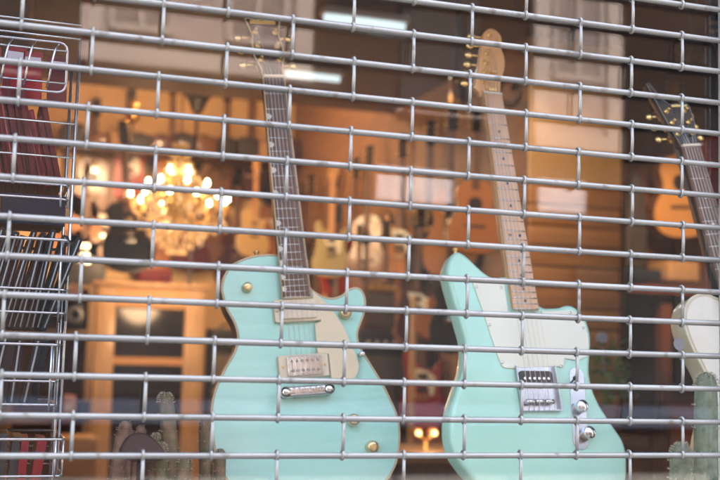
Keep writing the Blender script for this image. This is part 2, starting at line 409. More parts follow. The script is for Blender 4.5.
# ================================================================= GUITARS
G1 = [(-27.8, 260.8), (-47.5, 262.0), (-80.7, 258.2), (-112.8, 246.6), (-130.3, 227.8), (-139.7, 203.6), (-138.9, 184.3), (-133.1, 159.2), (-121.5, 133.2), (-117.5, 106.3), (-126.5, 78.6), (-148.5, 46.4), (-167.5, 13.0), (-176.8, -15.7), (-180.5, -45.8), (-180.5, -70.4), (-178.3, -100.3), (-172.1, -127.6), (-160.6, -152.7), (-140, -178), (-108, -200), (-60, -215), (0, -221), (60, -215), (108, -201), (141.6, -179.9), (155, -165), (166, -146.4), (175.2, -115.9), (179, -87.8), (177.2, -62.9), (171.1, -41.6), (159.9, -10.6), (149.2, 12.5), (135, 40.3), (121.5, 67.2), (116, 88.2), (118, 104.8), (126.3, 121.4), (136.0, 141.9), (140.7, 163.0), (137.4, 181.0), (127, 189.3), (113.2, 187.8), (102.8, 181.1), (92.7, 174.7), (76.2, 170.8), (60, 173.4), (47.0, 180.5), (34, 191), (28.5, 210), (28, 258)]
G2 = [(-29.9, 251.2), (-42, 247.9), (-57.6, 248.8), (-76.9, 261.8), (-100.1, 284.7), (-112, 294), (-121.7, 298.0), (-132, 294), (-140.1, 284.7), (-149.1, 265.8), (-150.9, 242.6), (-145.5, 205.1), (-136.3, 154.3), (-131.7, 118.5), (-139.5, 74.5), (-160.0, 31.6), (-179.5, -11.4), (-187.7, -52.9), (-183.5, -86.8), (-170.4, -111.0), (-150.0, -137.0), (-115, -172), (-65, -199), (0, -213), (60, -211), (110, -199), (146, -174), (164.3, -144.8), (172.5, -116.1), (175.7, -91.7), (172.9, -70.9), (164.0, -52.6), (150.2, -29.6), (135.3, -0.7), (125.8, 32.2), (125.9, 66.6), (136.3, 106.6), (142.1, 137.0), (138.8, 165.4), (126.6, 186.5), (110.7, 197), (96, 197), (81.4, 192.5), (59.0, 190.4), (44, 192), (31, 205), (29, 250)]
def half(pts): return spline(pts + [(-x, y) for x, y in pts[::-1] if x > 0], 4)
ACOUS = [(0, 325), (60, 318), (118, 285), (140, 230), (134, 180), (122, 135), (140, 85), (180, 25), (198, -45), (188, -110), (145, -160), (80, -182), (0, -188)]
STRAT = [(-28, 215), (-50, 205), (-75, 225), (-95, 275), (-120, 300), (-142, 285), (-150, 230), (-138, 150), (-128, 90), (-140, 30), (-165, -40), (-170, -100), (-145, -150), (-90, -178), (0, -190), (70, -185), (120, -165), (160, -110), (165, -50), (145, 10), (125, 60), (128, 110), (140, 165), (140, 215), (125, 240), (100, 225), (75, 185), (50, 170), (30, 175)]
def frets(scale, n): return [scale * 2 ** (-i / 12) for i in range(1, n + 1)]
def fingerboard(mb, scale, nf, yend, z0, z1, w0, w1, mf=1):
    pts = [(-w0, scale), (w0, scale), (w1, yend), (-w1, yend)]
    mb.prism(pts, z0, z1, 1.0, 0, MM, seg=1)
    for y in frets(scale, nf):
        w = w0 + (w1 - w0) * (scale - y) / (scale - yend)
        mb.tube([(-w + .6, y, z1 + .2), (w - .6, y, z1 + .2)], 1.15, n=6, mi=mf, X=MM)
def strings(par, scale, zb, zn, wb, wn, ends, zend):
    for i in range(6):
        k = (i - 2.5) / 2.5
        MB().tube([(k * wb, -18, zb - 6), (k * wb, 0, zb), (k * wn, scale, zn), (*ends[i], zend)], .62 - .07 * i, n=5, X=MM).build('string', STRING, par)
def tuner(par, post, dirx, z, mt, btn=True, reach=34, body=.0):
    t = MB(); t.lathe([(4.6, z), (4.6, z + 1.5), (3., z + 2), (2.6, z + 9), (3., z + 10.5), (.1, z + 11)], 12, 0, MM @ Matrix.Translation((post[0], post[1], 0)))
    t.tube([(post[0], post[1], z - 14), (post[0] + dirx * (reach - 9), post[1], z - 14)], 2.2, n=8, X=MM)
    t.box((post[0], post[1], z - 14), (14, 16, 8), X=MM, b=2)
    cx = post[0] + dirx * reach
    t.ball((cx, post[1], z - 14), (9.5, 8, 4.2), X=MM, n=12)
    t.build('tuner', mt, par)
def knob(par, x, y, z, r, h, m, name='knob'):
    MB().lathe([(r * 1.02, z), (r, z + h * .25), (r * .9, z + h * .8), (r * .8, z + h), (r * .3, z + h * 1.02), (.1, z + h)], 22, 0, TX(x, y, 0)).build(name, m, par)
def edge_tube(pts, z, r): return [(x, y, z) for x, y in pts]
# --- mint single-cut
P1 = (0.0006, 0.188, 0.0886); O1 = Vector((0.554, 0.566, -0.4811 + ZO))
g1 = thing('electric_guitar', 'mint single cutaway electric guitar with dark fretboard, gold hardware and cream pickguard', 'guitar', O1, gR(*P1))
b1 = spline(G1, 4)
MB().prism(b1, -44, 0, 2.2, 0, MM, seg=2, mside=1, mcap=0, both=True).build('body', [MINT, MSIDE], g1)
MB().tube(edge_tube(b1, -1.6, 0), 2.3, closed=True, n=6, X=MM).build('binding', CREAM2, g1)
m = MB(); m.prism([(-20, 640), (20, 640), (27, 190), (-27, 190)], -12, 6.5, 6, 0, MM, seg=3); m.build('neck', mat('neck mahogany', (.07, .035, .02), .3, coat=.5, var=.2), g1)
m = MB(); fingerboard(m, 625, 22, 174, 6.4, 11.5, 21.5, 28); m.build('fretboard', [ROSE, FRET], g1)
m = MB()
for s_ in (-1, 1): m.tube([(s_ * 21.9, 625, 10.4), (s_ * 28.4, 174, 10.4)], 1.7, n=6, X=MM)
m.tube([(-28.4, 173.4, 10.4), (28.4, 173.4, 10.4)], 1.7, n=6, X=MM); m.build('neck_binding', CREAM2, g1)
fr_ = [625] + frets(625, 22)
for k in (3, 5, 7, 9, 12, 15, 17, 19, 21):
    m = MB(); y = (fr_[k] + fr_[k - 1]) / 2; w = 21.5 + 6.5 * (625 - y) / 451
    m.prism([(-w + 1, y - 6.5), (-w + 8, y - 4), (-w + 10, y), (-w + 8, y + 4), (-w + 1, y + 6.5)], 11, 12.0, 0, 0, MM)
    m.build('inlay', PEARL, g1)
MB().box((0, 627, 12), (43, 5, 7), X=MM, b=1).build('nut', CREAM, g1)
HT = MM @ Matrix.Translation((0, 628, 8)) @ Matrix.Rotation(radians(-14), 4, 'X')
hp = [(21.5, 0), (21.5, 18), (26, 38), (32, 52), (31, 80), (28, 106), (33, 130), (37, 146), (30, 150), (16, 143), (0, 148)]
hp = hp + [(-x, y) for x, y in hp[::-1] if x > 0]
h1 = MB().prism(hp, -15, 0, 1, 0, HT, seg=1).build('headstock', mat('dark brown headstock', (.075, .04, .03), .4, var=.2), g1)
MB().tube([(x, y, .2) for x, y in hp], 1.5, closed=True, n=6, X=HT).build('headstock_binding', CREAM2, h1)
MB().prism(rrect(54, 9, 2, c=(-1, 138)), .0, 2.0, .5, 0, HT, seg=1).build('logo_plate', mat('brushed gold', (.90, .58, .20), .55, .55), h1)
MB().prism([(-9, 6), (9, 6), (5, 36), (0, 42), (-5, 36)], 0, 1.6, .4, 0, HT, seg=1).build('truss_cover', BLKP, h1)
posts = []
for s_ in (-1, 1):
    for k in range(3):
        yy = 42 + k * 35; xx = s_ * (19 + (0, 1, 2)[k]); posts.append((xx, yy))
        t = MB(); t.lathe([(6.0, 0), (6.0, 2), (3.2, 2.6), (3.0, 10), (3.4, 12), (.1, 12.4)], 12, 0, HT @ Matrix.Translation((xx, yy, 0)))
        t.tube([(xx, yy, -20), (s_ * 46, yy, -18)], 2.4, n=8, X=HT); t.box((xx, yy, -20), (14, 18, 9), X=HT, b=2)
        t.ball((s_ * 52, yy, -18), (9, 8.5, 4.5), X=HT, n=12); t.build('tuner', GOLD, h1)
MB().prism(spline([(33.3, 186), (44, 176), (54, 165), (71.3, 142), (88, 112), (98, 80), (107.0, 54), (108.8, 32), (98.7, 14.3), (88.9, 8.7), (55, 9)], 3, False) + [(51.5, 20), (51.5, 62), (30, 65), (31, 122), (44, 126), (44, 165), (33, 170)], 7, 9.5, .6, 0, MM, seg=1).build('pickguard', mat('peach cream plastic', (.80, .67, .46), .32, coat=.2, var=.03), g1)
for yc, cx, cover in ((150, 0, False), (43, 1, True)):
    pk = MB().prism(rrect(92 if not cover else 98, 44, 4, c=(cx, yc)), 0, 9, 1.5, 0, MM, seg=1).build('pickup_ring', CREAM, g1)
    if cover:
        MB().prism(rrect(70, 37, 3, c=(cx + 1, yc)), 8.5, 14, 1.5, 0, MM, seg=2).build('pickup_cover', CHROME, pk)
        q = MB()
        for k in range(6): q.prism(circ(2.6, 10, (cx + 1 + (k - 2.5) * 10, yc + 9)), 13.5, 15.2, .4, 0, MM, seg=1); q.prism(rrect(7, 4, 1, c=(cx + 1 + (k - 2.5) * 10, yc - 9)), 13.5, 14.6, .3, 0, MM, seg=1)
        q.build('pole_pieces', mat('dark nickel', (.25, .25, .26), .3, 1.), pk)
    else:
        MB().prism(rrect(72, 34, 3, c=(cx, yc)), 8.5, 13.5, 1.5, 0, MM, seg=2).build('pickup_cover', CREAM, pk)
    for s_ in (-1, 1): MB().lathe([(2.5, 9), (2.5, 10), (.1, 10.4)], 10, 0, TX(cx + s_ * 41, yc, 0)).build('screw', GOLD, pk)
tp = MB(); tp.prism(rrect(104, 20, 9), 6, 20, 5, 0, TX(0, -5, 0), seg=3)
for k in range(6): tp.box(((k - 2.5) * 10.4, -4, 20.5), (6.5, 10, 4), X=MM, b=1)
tp = tp.build('bridge', CHROME, g1)
for s_ in (-1, 1): MB().lathe([(11, 0), (11, 2), (8, 3), (8, 19), (10, 19.5), (10, 23), (.1, 24)], 16, 0, TX(s_ * 42, -5, 0)).build('bridge_post', CHROME, tp)
CLG = mat('gold tinted knob', (.75, .56, .28), .15, .75, coat=.8)
knob(g1, -92.8, 199, 0, 10, 13, CLG, 'cutaway_knob'); knob(g1, 95, 140, 0, 12.5, 15, CLG); knob(g1, 87, -65, 0, 12.5, 15, CLG)
knob(g1, 116, 57, 8, 6, 13, CHROME, 'switch'); knob(g1, 118, -118, 0, 12.5, 15, CLG)
sb = MB().lathe([(6, 0), (3.5, 3), (3, 8), (6, 12), (6, 14), (.1, 15)], 14, 0, MM @ Matrix.Translation((-62, 261, -20)) @ Matrix.Rotation(radians(-90), 4, 'X')); sb.build('strap_button', GOLD, g1)
hts = [HT @ Vector((x, y, 6)) * 1000 for x, y in posts]
strings(g1, 625, 22, 15, 26, 17.5, [(hts[i].x, hts[i].y) for i in (0, 1, 2, 5, 4, 3)], hts[1].z)
# --- surf green offset
P2 = (0.0544, 0.3061, 0.0083); O2 = Vector((0.9572, 0.4056, -0.4948 + ZO))
g2 = thing('electric_guitar', 'pale green offset electric guitar with maple neck, white pickguard and chrome bridge plate', 'guitar', O2, gR(*P2))
MB().prism(spline(G2, 4), -42, 0, 9, 0, MM, seg=5, both=True).build('body', MINT2, g2)
m = MB(); m.prism([(-20.5, 660), (20.5, 660), (27.5, 186), (-27.5, 186)], -12, 5, 8, 0, MM, seg=3); m.build('neck', MAPLE, g2)
m = MB(); fingerboard(m, 648, 22, 181, 4.9, 9.5, 21, 28); m.build('fretboard', [MAPLE, FRET], g2)
fr_ = [648] + frets(648, 22)
for k in (3, 5, 7, 9, 12, 15, 17, 19, 21):
    y = (fr_[k] + fr_[k - 1]) / 2
    for x in ((-11, 11) if k == 12 else (0,)): MB().prism(circ(3.2, 12, (x, y)), 9, 10.0, 0, 0, MM).build('inlay', BLKP, g2)
MB().box((0, 650, 8), (42, 4, 7), X=MM, b=.8).build('nut', PEARL, g2)
hx = [(-21, 648), (-23, 656), (-33, 667), (-32, 676), (-27, 692), (-14, 728), (-4, 769), (2, 790), (10, 806), (24, 817), (38, 815), (48, 803), (49, 791), (45, 777), (46, 766), (49, 748), (47, 728), (40, 708), (33, 692), (29, 676), (25, 662), (22, 648)]
h2 = MB().prism(spline(hx, 3), -16, -3, 2.5, 0, MM, seg=2).build('headstock', mat('headstock maple', (.70, .37, .15), .34, coat=.3, var=.1, vscale=14, stretch=(6, .5, 1)), g2)
posts2 = []
for k in range(6):
    x = -12 + k * 6.4; y = 682 + k * 23.5; posts2.append((x, y)); tuner(h2, (x, y), -1, -3, GOLD, reach=36)
MB().box((14, 706, 1), (14, 5, 5), X=MM, b=1).build('string_tree', GOLD, h2)
m = MB(); m.prism(rrect(18, 6, 1, c=(4, 662)), -3, 3.5, .5, 0, MM, seg=1); m.build('truss_slot', GOLD, h2)
pgo = [(-103.3, 238), (-86, 162), (-70.1, 84), (-66, 72), (-61, 67.5), (-45, 66.5), (20, 71), (66, 72.0), (72, 88), (100, 84), (122, 92), (130, 112), (133, 138), (129, 160), (118, 178), (104, 187), (84, 184), (60, 182), (38, 182), (36, 170), (-36, 170), (-36, 236), (-56, 238), (-72, 246)]
MB().prism(pgo, 0, 2.6, .6, 0, MM, seg=1).build('pickguard', WHITEPG, g2)
for i, (x, y) in enumerate(((-96, 225), (-80, 150), (-64, 78), (60, 72), (120, 100), (124, 150), (100, 180), (-44, 226))):
    MB().lathe([(3.2, 2.4), (2.6, 3.6), (.1, 3.8)], 10, 0, TX(x, y, 0)).build('screw', CHROME, g2)
bp = MB(); bp.prism(rrect(84, 86, 2, c=(2, 28)), 0, 1.8, .4, 0, MM, seg=1)
for x0, y0, dx, dy in ((-39.2, 28, 1.6, 86), (43.2, 28, 1.6, 86), (2, -14.2, 84, 1.6)): bp.box((x0, y0, 5.5), (dx, dy, 9), X=MM)
bp = bp.build('bridge_plate', DULLC, g2)
MB().prism(rrect(70, 30, 6, c=(0, 46)), 1.5, 9, 1.5, 0, MM, seg=2).build('bridge_pickup', BLKP, bp)
m = MB()
for k in range(6): m.prism(circ(2.5, 10, ((k - 2.5) * 10, 46)), 8.6, 10, .3, 0, MM, seg=1)
m.build('pole_pieces', CHROME, bp)
for k in range(3): MB().tube([((k - 1) * 20 - 9.5, 2, 9), ((k - 1) * 20 + 9.5, 2, 9)], 4.6, n=10, X=MM).build('saddle', CHROME, bp)
cp = MB().prism([(x * cos(-.12) - y * sin(-.12) + 85, x * sin(-.12) + y * cos(-.12) - 8) for x, y in rrect(32, 158, 15, 6)], 0, 1.8, .5, 0, MM, seg=1).build('control_plate', DULLC, g2)
for x, y in ((84, -8), (90, -58)):
    MB().lathe([(12, 1.8), (12, 18), (11, 19.5), (.1, 20)], 24, 0, TX(x, y, 0)).build('knob', CHROME, cp)
q = MB(); q.tube([(79, 42, 2), (78, 44, 14)], 2, n=8, X=MM); q.ball((78, 45, 17), (5, 5, 6), X=MM); q.build('selector_switch', BLKP, cp)
strings(g2, 648, 15, 12, 27, 17, posts2, 5)
MB().lathe([(6, 0), (3.5, 3), (3, 8), (6, 12), (6, 14), (.1, 15)], 14, 0, MM @ Matrix.Translation((-120, 296, -20)) @ Matrix.Rotation(radians(-80), 4, 'X')).build('strap_button', GOLD, g2)
# --- white guitar at the right edge
P3 = (0.0338, 0.2427, 0.1347); O3 = Vector((1.3701, 0.2634 + .0, -0.5903 + ZO))
g3 = thing('electric_guitar', 'white electric guitar with black pointed headstock and gold tuners beside the column cactus', 'guitar', O3, gR(*P3))
G3 = [(-28, 318), (-48, 328), (-68, 329.0), (-91.6, 320.5), (-108.1, 301.9), (-116.1, 278.1), (-115.2, 247.5), (-109.1, 217.2), (-101, 188.8), (-97, 166), (-100, 138), (-116, 105), (-142, 60), (-166, 10), (-172, -45), (-164, -100), (-132, -150), (-70, -182), (0, -190), (70, -182), (132, -150), (164, -100), (172, -45), (166, 10), (142, 60), (116, 105), (100, 138), (99, 168), (108, 200), (128, 232), (140, 262), (128, 280), (106, 276), (80, 250), (52, 232), (32, 240), (28, 300)]
b3 = spline(G3, 4)
MB().prism(b3, -48, 0, 5, 0, MM, seg=3, both=True, mside=1, mcap=0).build('body', [PEARL, IVORY], g3)
MB().tube([(x, y, -2.5) for x, y in b3], 2.4, closed=True, n=6, X=MM).build('binding', mat('pale binding', (.7, .66, .5), .3), g3)
m = MB(); m.prism([(-20, 640), (20, 640), (27, 190), (-27, 190)], -14, 6.5, 6, 0, MM); m.build('neck', BLACK, g3)
m = MB(); fingerboard(m, 625, 22, 174, 6.4, 11.5, 21.5, 28); m.build('fretboard', [ROSE, FRET], g3)
MB().box((0, 627, 12), (43, 5, 7), X=MM, b=1).build('nut', CREAM, g3)
for y in (585, 518, 462, 408): MB().prism(circ(3.6, 12, (0, y)), 11, 12, 0, 0, MM).build('inlay', PEARL, g3)
HT3 = MM @ Matrix.Translation((0, 628, 8)) @ Matrix.Rotation(radians(-10), 4, 'X')
hv = [(-21.5, 0), (-24, 22), (-31, 70), (-37, 118), (-41, 150), (-35, 153), (-20, 112), (-6, 98), (34, 102), (40, 92), (37, 60), (28, 25), (21.5, 0)]
h3 = MB().prism(hv, -16, 0, 1.2, 0, HT3, seg=1).build('headstock', BLACK, g3)
MB().tube([(x, y, .2) for x, y in hv], .8, closed=True, n=6, X=HT3).build('headstock_binding', mat('thin grey binding', (.25, .25, .26), .4), h3)
MB().prism(rrect(38, 5, 1.5, c=(15, 94)), 0, 2, .4, 0, HT3, seg=1).build('logo_plate', GOLD, h3)
for s_ in (-1, 1):
    for k in range(3):
        yy = 28 + k * 27; xx = s_ * (15 + k * 2) + (4 if s_ > 0 else -2)
        t = MB(); t.lathe([(5.6, 0), (5.6, 2), (3.2, 2.6), (3., 10), (3.4, 12), (.1, 12.4)], 12, 0, HT3 @ Matrix.Translation((xx, yy, 0)))
        t.tube([(xx, yy, -19), (s_ * 46, yy, -18)], 2.4, n=8, X=HT3); t.box((xx, yy, -20), (13, 17, 8), X=HT3, b=2)
        t.ball((s_ * 51, yy, -18), (8, 7, 4), X=HT3, n=12); t.build('tuner', GOLD, h3)
strings(g3, 625, 18, 15, 26, 17.5, [(-17, 655), (-18, 680), (-20, 710), (21, 710), (20, 680), (19, 655)], 12)
# stands carrying the three display guitars
def stand(g, O, R, label, back):
    P = lambda x, y, z: O + R @ Vector((x, y, z)) * .001
    t = thing('guitar_stand', label, 'stand', (O.x, O.y, ZD), group='stands under the display guitars')
    rel = lambda v: v - Vector((O.x, O.y, ZD))
    for s_ in (-1, 1):
        f = rel(P(s_ * 70, -232, 20)); k = rel(P(s_ * 70, -226, -70))
        q = MB().tube([Vector((f.x, f.y - .06, .006)), f, k, Vector((k.x * 1.3, k.y + .16, .006))], .006, n=8); q.build('leg', BLKP, t)
        MB().tube([k, rel(P(s_ * 60, 0, -62))], .005, n=8).build('upright', BLKP, t)
    MB().tube([rel(P(-70, -226, -70)), rel(P(70, -226, -70))], .005, n=8).build('crossbar', BLKP, t)
stand(g1, O1, gR(*P1), 'black guitar stand under the mint single cutaway guitar', 0)
stand(g2, O2, gR(*P2), 'black guitar stand under the pale green offset guitar', 0)
stand(g3, O3, gR(*P3), 'black guitar stand under the white guitar', 0)
# --- generic guitars of the background
def bg_guitar(label, loc, yaw, kind, top, side, scale=1., lean=0., roll=0., neckm=None, headm=None, group=None, pg=None, head='three', hw=None, name=None, cat='guitar'):
    ac = kind == 'acoustic'
    t = thing(name or ('acoustic_guitar' if ac else 'electric_guitar'), label, cat, loc, gR(yaw, lean, roll), group, scale)
    out = half(ACOUS) if ac else spline({'strat': STRAT, 'single': G1, 'offset': G2}[kind], 3)
    th = 95 if ac else 43
    MB().prism(out, -th, 0, 3 if ac else 8, 0, MM, seg=2, mside=1, mcap=0, both=True).build('body', [top, side], t)
    ye = 310 if ac else 190
    nk = MB(); nk.prism([(-21, 650), (21, 650), (27, ye - 60 if ac else ye), (-27, ye - 60 if ac else ye)], 0.5 if ac else -8, 9, 3, 0, MM, seg=1); nk.build('neck', neckm or ROSE, t)
    if head == 'three': hh = [(-21, 645), (-34, 675), (-31, 800), (-12, 812), (0, 806), (12, 812), (31, 800), (34, 675), (21, 645)]
    else: hh = [(-21, 645), (-34, 665), (-14, 730), (4, 795), (24, 815), (46, 803), (44, 775), (48, 745), (33, 692), (22, 645)]
    hd = MB().prism(hh, -14, 0, 1.5, 0, MM, seg=1).build('headstock', headm or BLACK, t)
    tn = MB()
    if head == 'three':
        for s_ in (-1, 1):
            for k in range(3):
                tn.ball((s_ * 46, 690 + k * 38, -6), (9, 8, 5), X=MM, n=8); tn.lathe([(4, 0), (3, 9), (.1, 10)], 8, 0, TX(s_ * 20, 690 + k * 38, 0))
    else:
        for k in range(6): tn.ball((-44 + k * 6, 682 + k * 23, -6), (10, 8, 5), X=MM, n=8); tn.lathe([(4, 0), (3, 9), (.1, 10)], 8, 0, TX(-10 + k * 6, 682 + k * 23, 0))
    tn.build('tuners', hw or GOLD, hd)
    if ac:
        MB().prism(circ(50, 24, (0, 150)), -.5, .8, 0, 0, MM).build('soundhole', BLKP, t)
        MB().prism(rrect(150, 24, 8), 0, 9, 2, 0, MM, seg=1).build('bridge', ROSE, t)
    else:
        for yc in (130, 50): MB().prism(rrect(70, 36, 4, c=(0, yc)), 0, 9, 1, 0, MM, seg=1).build('pickup', BLKP if pg is not None else CHROME, t)
        MB().prism(rrect(90, 26, 5), 0, 12, 2, 0, MM, seg=1).build('bridge', CHROME, t)
        if pg is not None: MB().prism([(-80, 180), (-30, 175), (30, 170), (95, 130), (85, 30), (60, 5), (40, 80), (-40, 85)], 0, 2.4, 0, 0, MM).build('pickguard', pg, t)
    return t
BW = YB - .10
# on the rear wall (upper rows)
rows = [
 (92, 196, 'acoustic', BROWNL, DWOOD, 'walnut brown acoustic guitar hanging highest at the far left of the rear wall'),
 (128, 176, 'strat', REDL, REDL, 'red electric guitar hanging on the rear wall left of the chandelier'),
 (150, 252, 'single', SUNB, DWOOD, 'sunburst electric guitar hanging under the chandelier'),
 (192, 248, 'strat', mat('wine red lacquer', (.12, .02, .025), .25, coat=.6), BLACK, 'wine red electric guitar hanging below the chandelier arms'),
 (224, 178, 'single', BROWNL, BROWNL, 'walnut single cutaway guitar hanging right of the chandelier'),
 (66, 232, 'acoustic', CEDAR, BROWNL, 'amber acoustic guitar hanging behind the wire rack'),
]
WINE = mat('dark plum lacquer', (.06, .018, .02), .28, coat=.5)
rows += [
 (84, 262, 'single', BLACK, BLACK, 'black single cutaway guitar hanging left of the glazed cabinet top'),
 (106, 236, 'strat', SUNB, DWOOD, 'sunburst double cutaway guitar in the lower row left of the black hanging guitar'),
 (172, 172, 'acoustic', CEDAR, BROWNL, 'amber acoustic guitar hanging directly behind the chandelier stem'),
 (214, 246, 'acoustic', BROWNL, DWOOD, 'walnut acoustic guitar in the lower row right of the wine red one'),
 (250, 176, 'strat', WINE, WINE, 'dark plum double cutaway guitar in the upper row next to the walnut single cutaway'),
 (276, 240, 'strat', SUNB, DWOOD, 'sunburst double cutaway guitar in the lower row behind the dark fretboard'),
 (281, 182, 'single', BLACK, BLACK, 'black single cutaway guitar in the upper row behind the dark fretboard'),
 (306, 186, 'acoustic', WINE, DWOOD, 'dark plum acoustic guitar hanging in the far corner of the rear wall'),
 (304, 256, 'single', REDL, REDL, 'red single cutaway guitar in the far corner of the rear wall'),
 (236, 262, 'single', WINE, WINE, 'dark plum single cutaway guitar low on the rear wall behind the mint guitar horn'),
]
for px, py, k, tp_, sd, lb in rows:
    bg_guitar(lb, at(px, py, BW), 0, k, tp_, sd, 1.0, roll=random.uniform(-.04, .04), group=None, pg=PEARL if k == 'strat' else None)
bg_guitar('pale cream electric guitar hanging left of the dark fretboard', at(254, 236, 7.2), 0.2, 'single', mat('cream lacquer', (.66, .46, .20), .3, coat=.5), CREAM2, .78, neckm=MAPLE, headm=MAPLE)
bg_guitar('pale yellow electric guitar standing right of the dark fretboard', at(331, 255, 6.0), -.5, 'strat', mat('pale yellow lacquer', (.40, .34, .17), .3, coat=.5), CREAM2, .8, neckm=MAPLE, headm=MAPLE, head='six', pg=WHITEPG)
bg_guitar('black electric guitar hanging below the left end of the chandelier', at(129, 240, 5.6), .15, 'single', BLACK, BLACK, .92, roll=.1)
bg_guitar('red electric guitar low behind the cutaway of the mint guitar', at(336, 300, 6.2), -.3, 'strat', REDL, REDL, .85, pg=BLKP)
hcols = [BLKF, BROWNL, CARDB, BLKF, WINE, BLKF, BROWNL, BLKP, BLKF, CARDB, WINE]
hl_ = ['black', 'brown', 'cardboard', 'second black', 'plum', 'middle black', 'dark brown', 'glossy black', 'slim black', 'second cardboard', 'rightmost plum']
zr = at(150, 151, BW - .2).z
xa_, xb_ = at(60, 151, BW - .2).x, at(300, 151, BW - .2).x
tag(MB().box(((xa_ + xb_) / 2, BW - .12, zr - .02), (xb_ - xa_, .3, .03)).build('high_shelf', DWOOD), 'long dark shelf above the guitars on the rear wall', 'shelf')
for i, (m_, hn) in enumerate(zip(hcols, hl_)):
    xx = xa_ + (xb_ - xa_) * (i + .5) / len(hcols); w_ = random.uniform(.13, .2); h_ = random.uniform(.10, .2)
    t = thing('effects_case', hn + ' case on the long shelf above the rear wall guitars', 'case', (xx, BW - .12, zr - .004))
    MB().box((0, 0, h_ / 2), (w_, .22, h_), b=.015).build('shell', m_, t)
    MB().tube(spline([(-.04, 0, h_), (-.03, 0, h_ + .025), (.03, 0, h_ + .025), (.04, 0, h_)], 3, False), .006, n=6).build('handle', BLKF, t)
# along the partition wall, facing the room
fin = [(CEDAR, BROWNL, 'acoustic'), (BLACK, BLACK, 'single'), (SUNB, DWOOD, 'strat'), (BROWNL, DWOOD, 'acoustic'), (REDL, REDL, 'single'), (BLUEL, BLUEL, 'strat'), (BLACK, BLACK, 'acoustic'), (SUNB, DWOOD, 'single')]
lab = ['cedar acoustic guitar hanging on the partition wall nearest the window', 'black single cutaway guitar second from the window on the partition wall', 'sunburst double cutaway guitar third from the window on the partition wall', 'walnut acoustic guitar hanging halfway along the partition wall', 'red single cutaway guitar on the partition wall beyond the walnut acoustic', 'blue double cutaway guitar on the partition wall beyond the red one', 'black acoustic guitar second from the far end of the partition wall', 'sunburst single cutaway guitar at the far end of the partition wall']
for i, ((a, b, k), lb) in enumerate(zip(fin, lab)):
    bg_guitar(lb, (XW - .06 - (.06 if k == 'acoustic' else 0), 4.15 + i * .47, 2.02), -pi / 2 + .5, k, a, b, .95, pg=WHITEPG if k == 'strat' else None)
fin2 = [(REDL, REDL, 'strat', 'red double cutaway guitar low on the partition wall nearest the window'), (SPRUCE, BROWNL, 'acoustic', 'pale spruce acoustic low on the partition wall'), (IVORY, IVORY, 'single', 'ivory single cutaway guitar low on the partition wall'), (SUNB, DWOOD, 'strat', 'sunburst double cutaway guitar low on the partition wall'), (BLACK, BLACK, 'strat', 'black double cutaway guitar low at the far end of the partition wall')]
for i, (a, b, k, lb) in enumerate(fin2):
    bg_guitar(lb, (XW - .12, 4.5 + i * .62, 1.18), -pi / 2 + .65, k, a, b, .9, pg=WHITEPG if k == 'strat' else None)
fin3 = [(BLACK, 'single', 'black single cutaway guitar in the middle row of the partition wall, nearest the window'), (WINE, 'strat', 'plum double cutaway guitar in the middle row of the partition wall'), (CEDAR, 'acoustic', 'amber acoustic guitar in the middle row of the partition wall'), (BLUEL, 'single', 'blue single cutaway guitar in the middle row of the partition wall'), (SPRUCE, 'strat', 'natural wood double cutaway guitar in the middle row of the partition wall'), (WINE, 'single', 'plum single cutaway guitar at the far end of the middle row'), (BROWNL, 'acoustic', 'walnut acoustic guitar at the far end of the middle row')]
for i, (a, k, lb) in enumerate(fin3):
    bg_guitar(lb, (XW - .16, 4.0 + i * .52, 1.60 + .03 * (i % 2)), -pi / 2 + .7, k, a, BLACK if a is BLACK else DWOOD, .78, pg=WHITEPG if k == 'strat' else None, roll=random.uniform(-.05, .05))
# acoustic guitar facing us by the slatwall, small guitar in the alcove, dark red one
bg_guitar('orange acoustic guitar with dark bridge behind the maple neck', at(475, 226, 3.75), -.1, 'acoustic', CEDAR, BROWNL, .74)
bg_guitar('small golden acoustic guitar hanging in the alcove beside the black fretboard', at(681, 207, 3.95), .05, 'acoustic', SPRUCE, BROWNL, .92, roll=.06, neckm=SPRUCE, headm=SPRUCE)
bg_guitar('dark red electric guitar behind the black fretboard at the right edge', at(734, 190, 1.6), 0.1, 'single', REDL, REDL, .72, roll=.1)
# ================================================================= LAMPS
KL = .066                                    # lamps are dim beside daylight
def pt(name, loc, e, col, r=.04, spot=None, size=100):
    e *= KL
    d = bpy.data.lights.new(name, 'SPOT' if spot else 'POINT'); d.energy = e; d.color = col; d.shadow_soft_size = r
    o = bpy.data.objects.new(name, d); COL.objects.link(o); o.location = loc
    if spot:
        o.rotation_euler = (Vector(spot) - Vector(loc)).to_track_quat('-Z', 'Y').to_euler(); d.spot_size = radians(size); d.spot_blend = .6
    return o
WARM = (1., .63, .34)
cc = at(178, 208, 5.6)
ch = thing('chandelier', 'lit crystal chandelier with glowing candle bulbs hanging in the back of the shop', 'chandelier', cc)
m = MB(); m.lathe([(.012, .42), (.03, .40), (.02, .34), (.055, .26), (.03, .18), (.05, .10), (.085, .02), (.05, -.06), (.03, -.12), (.01, -.16)], 16); m.build('stem', CRYS, ch)
MB().tube([(0, 0, .42), (0, 0, 3.85 - cc.z)], .005, n=6).build('chain', BLKP, ch)
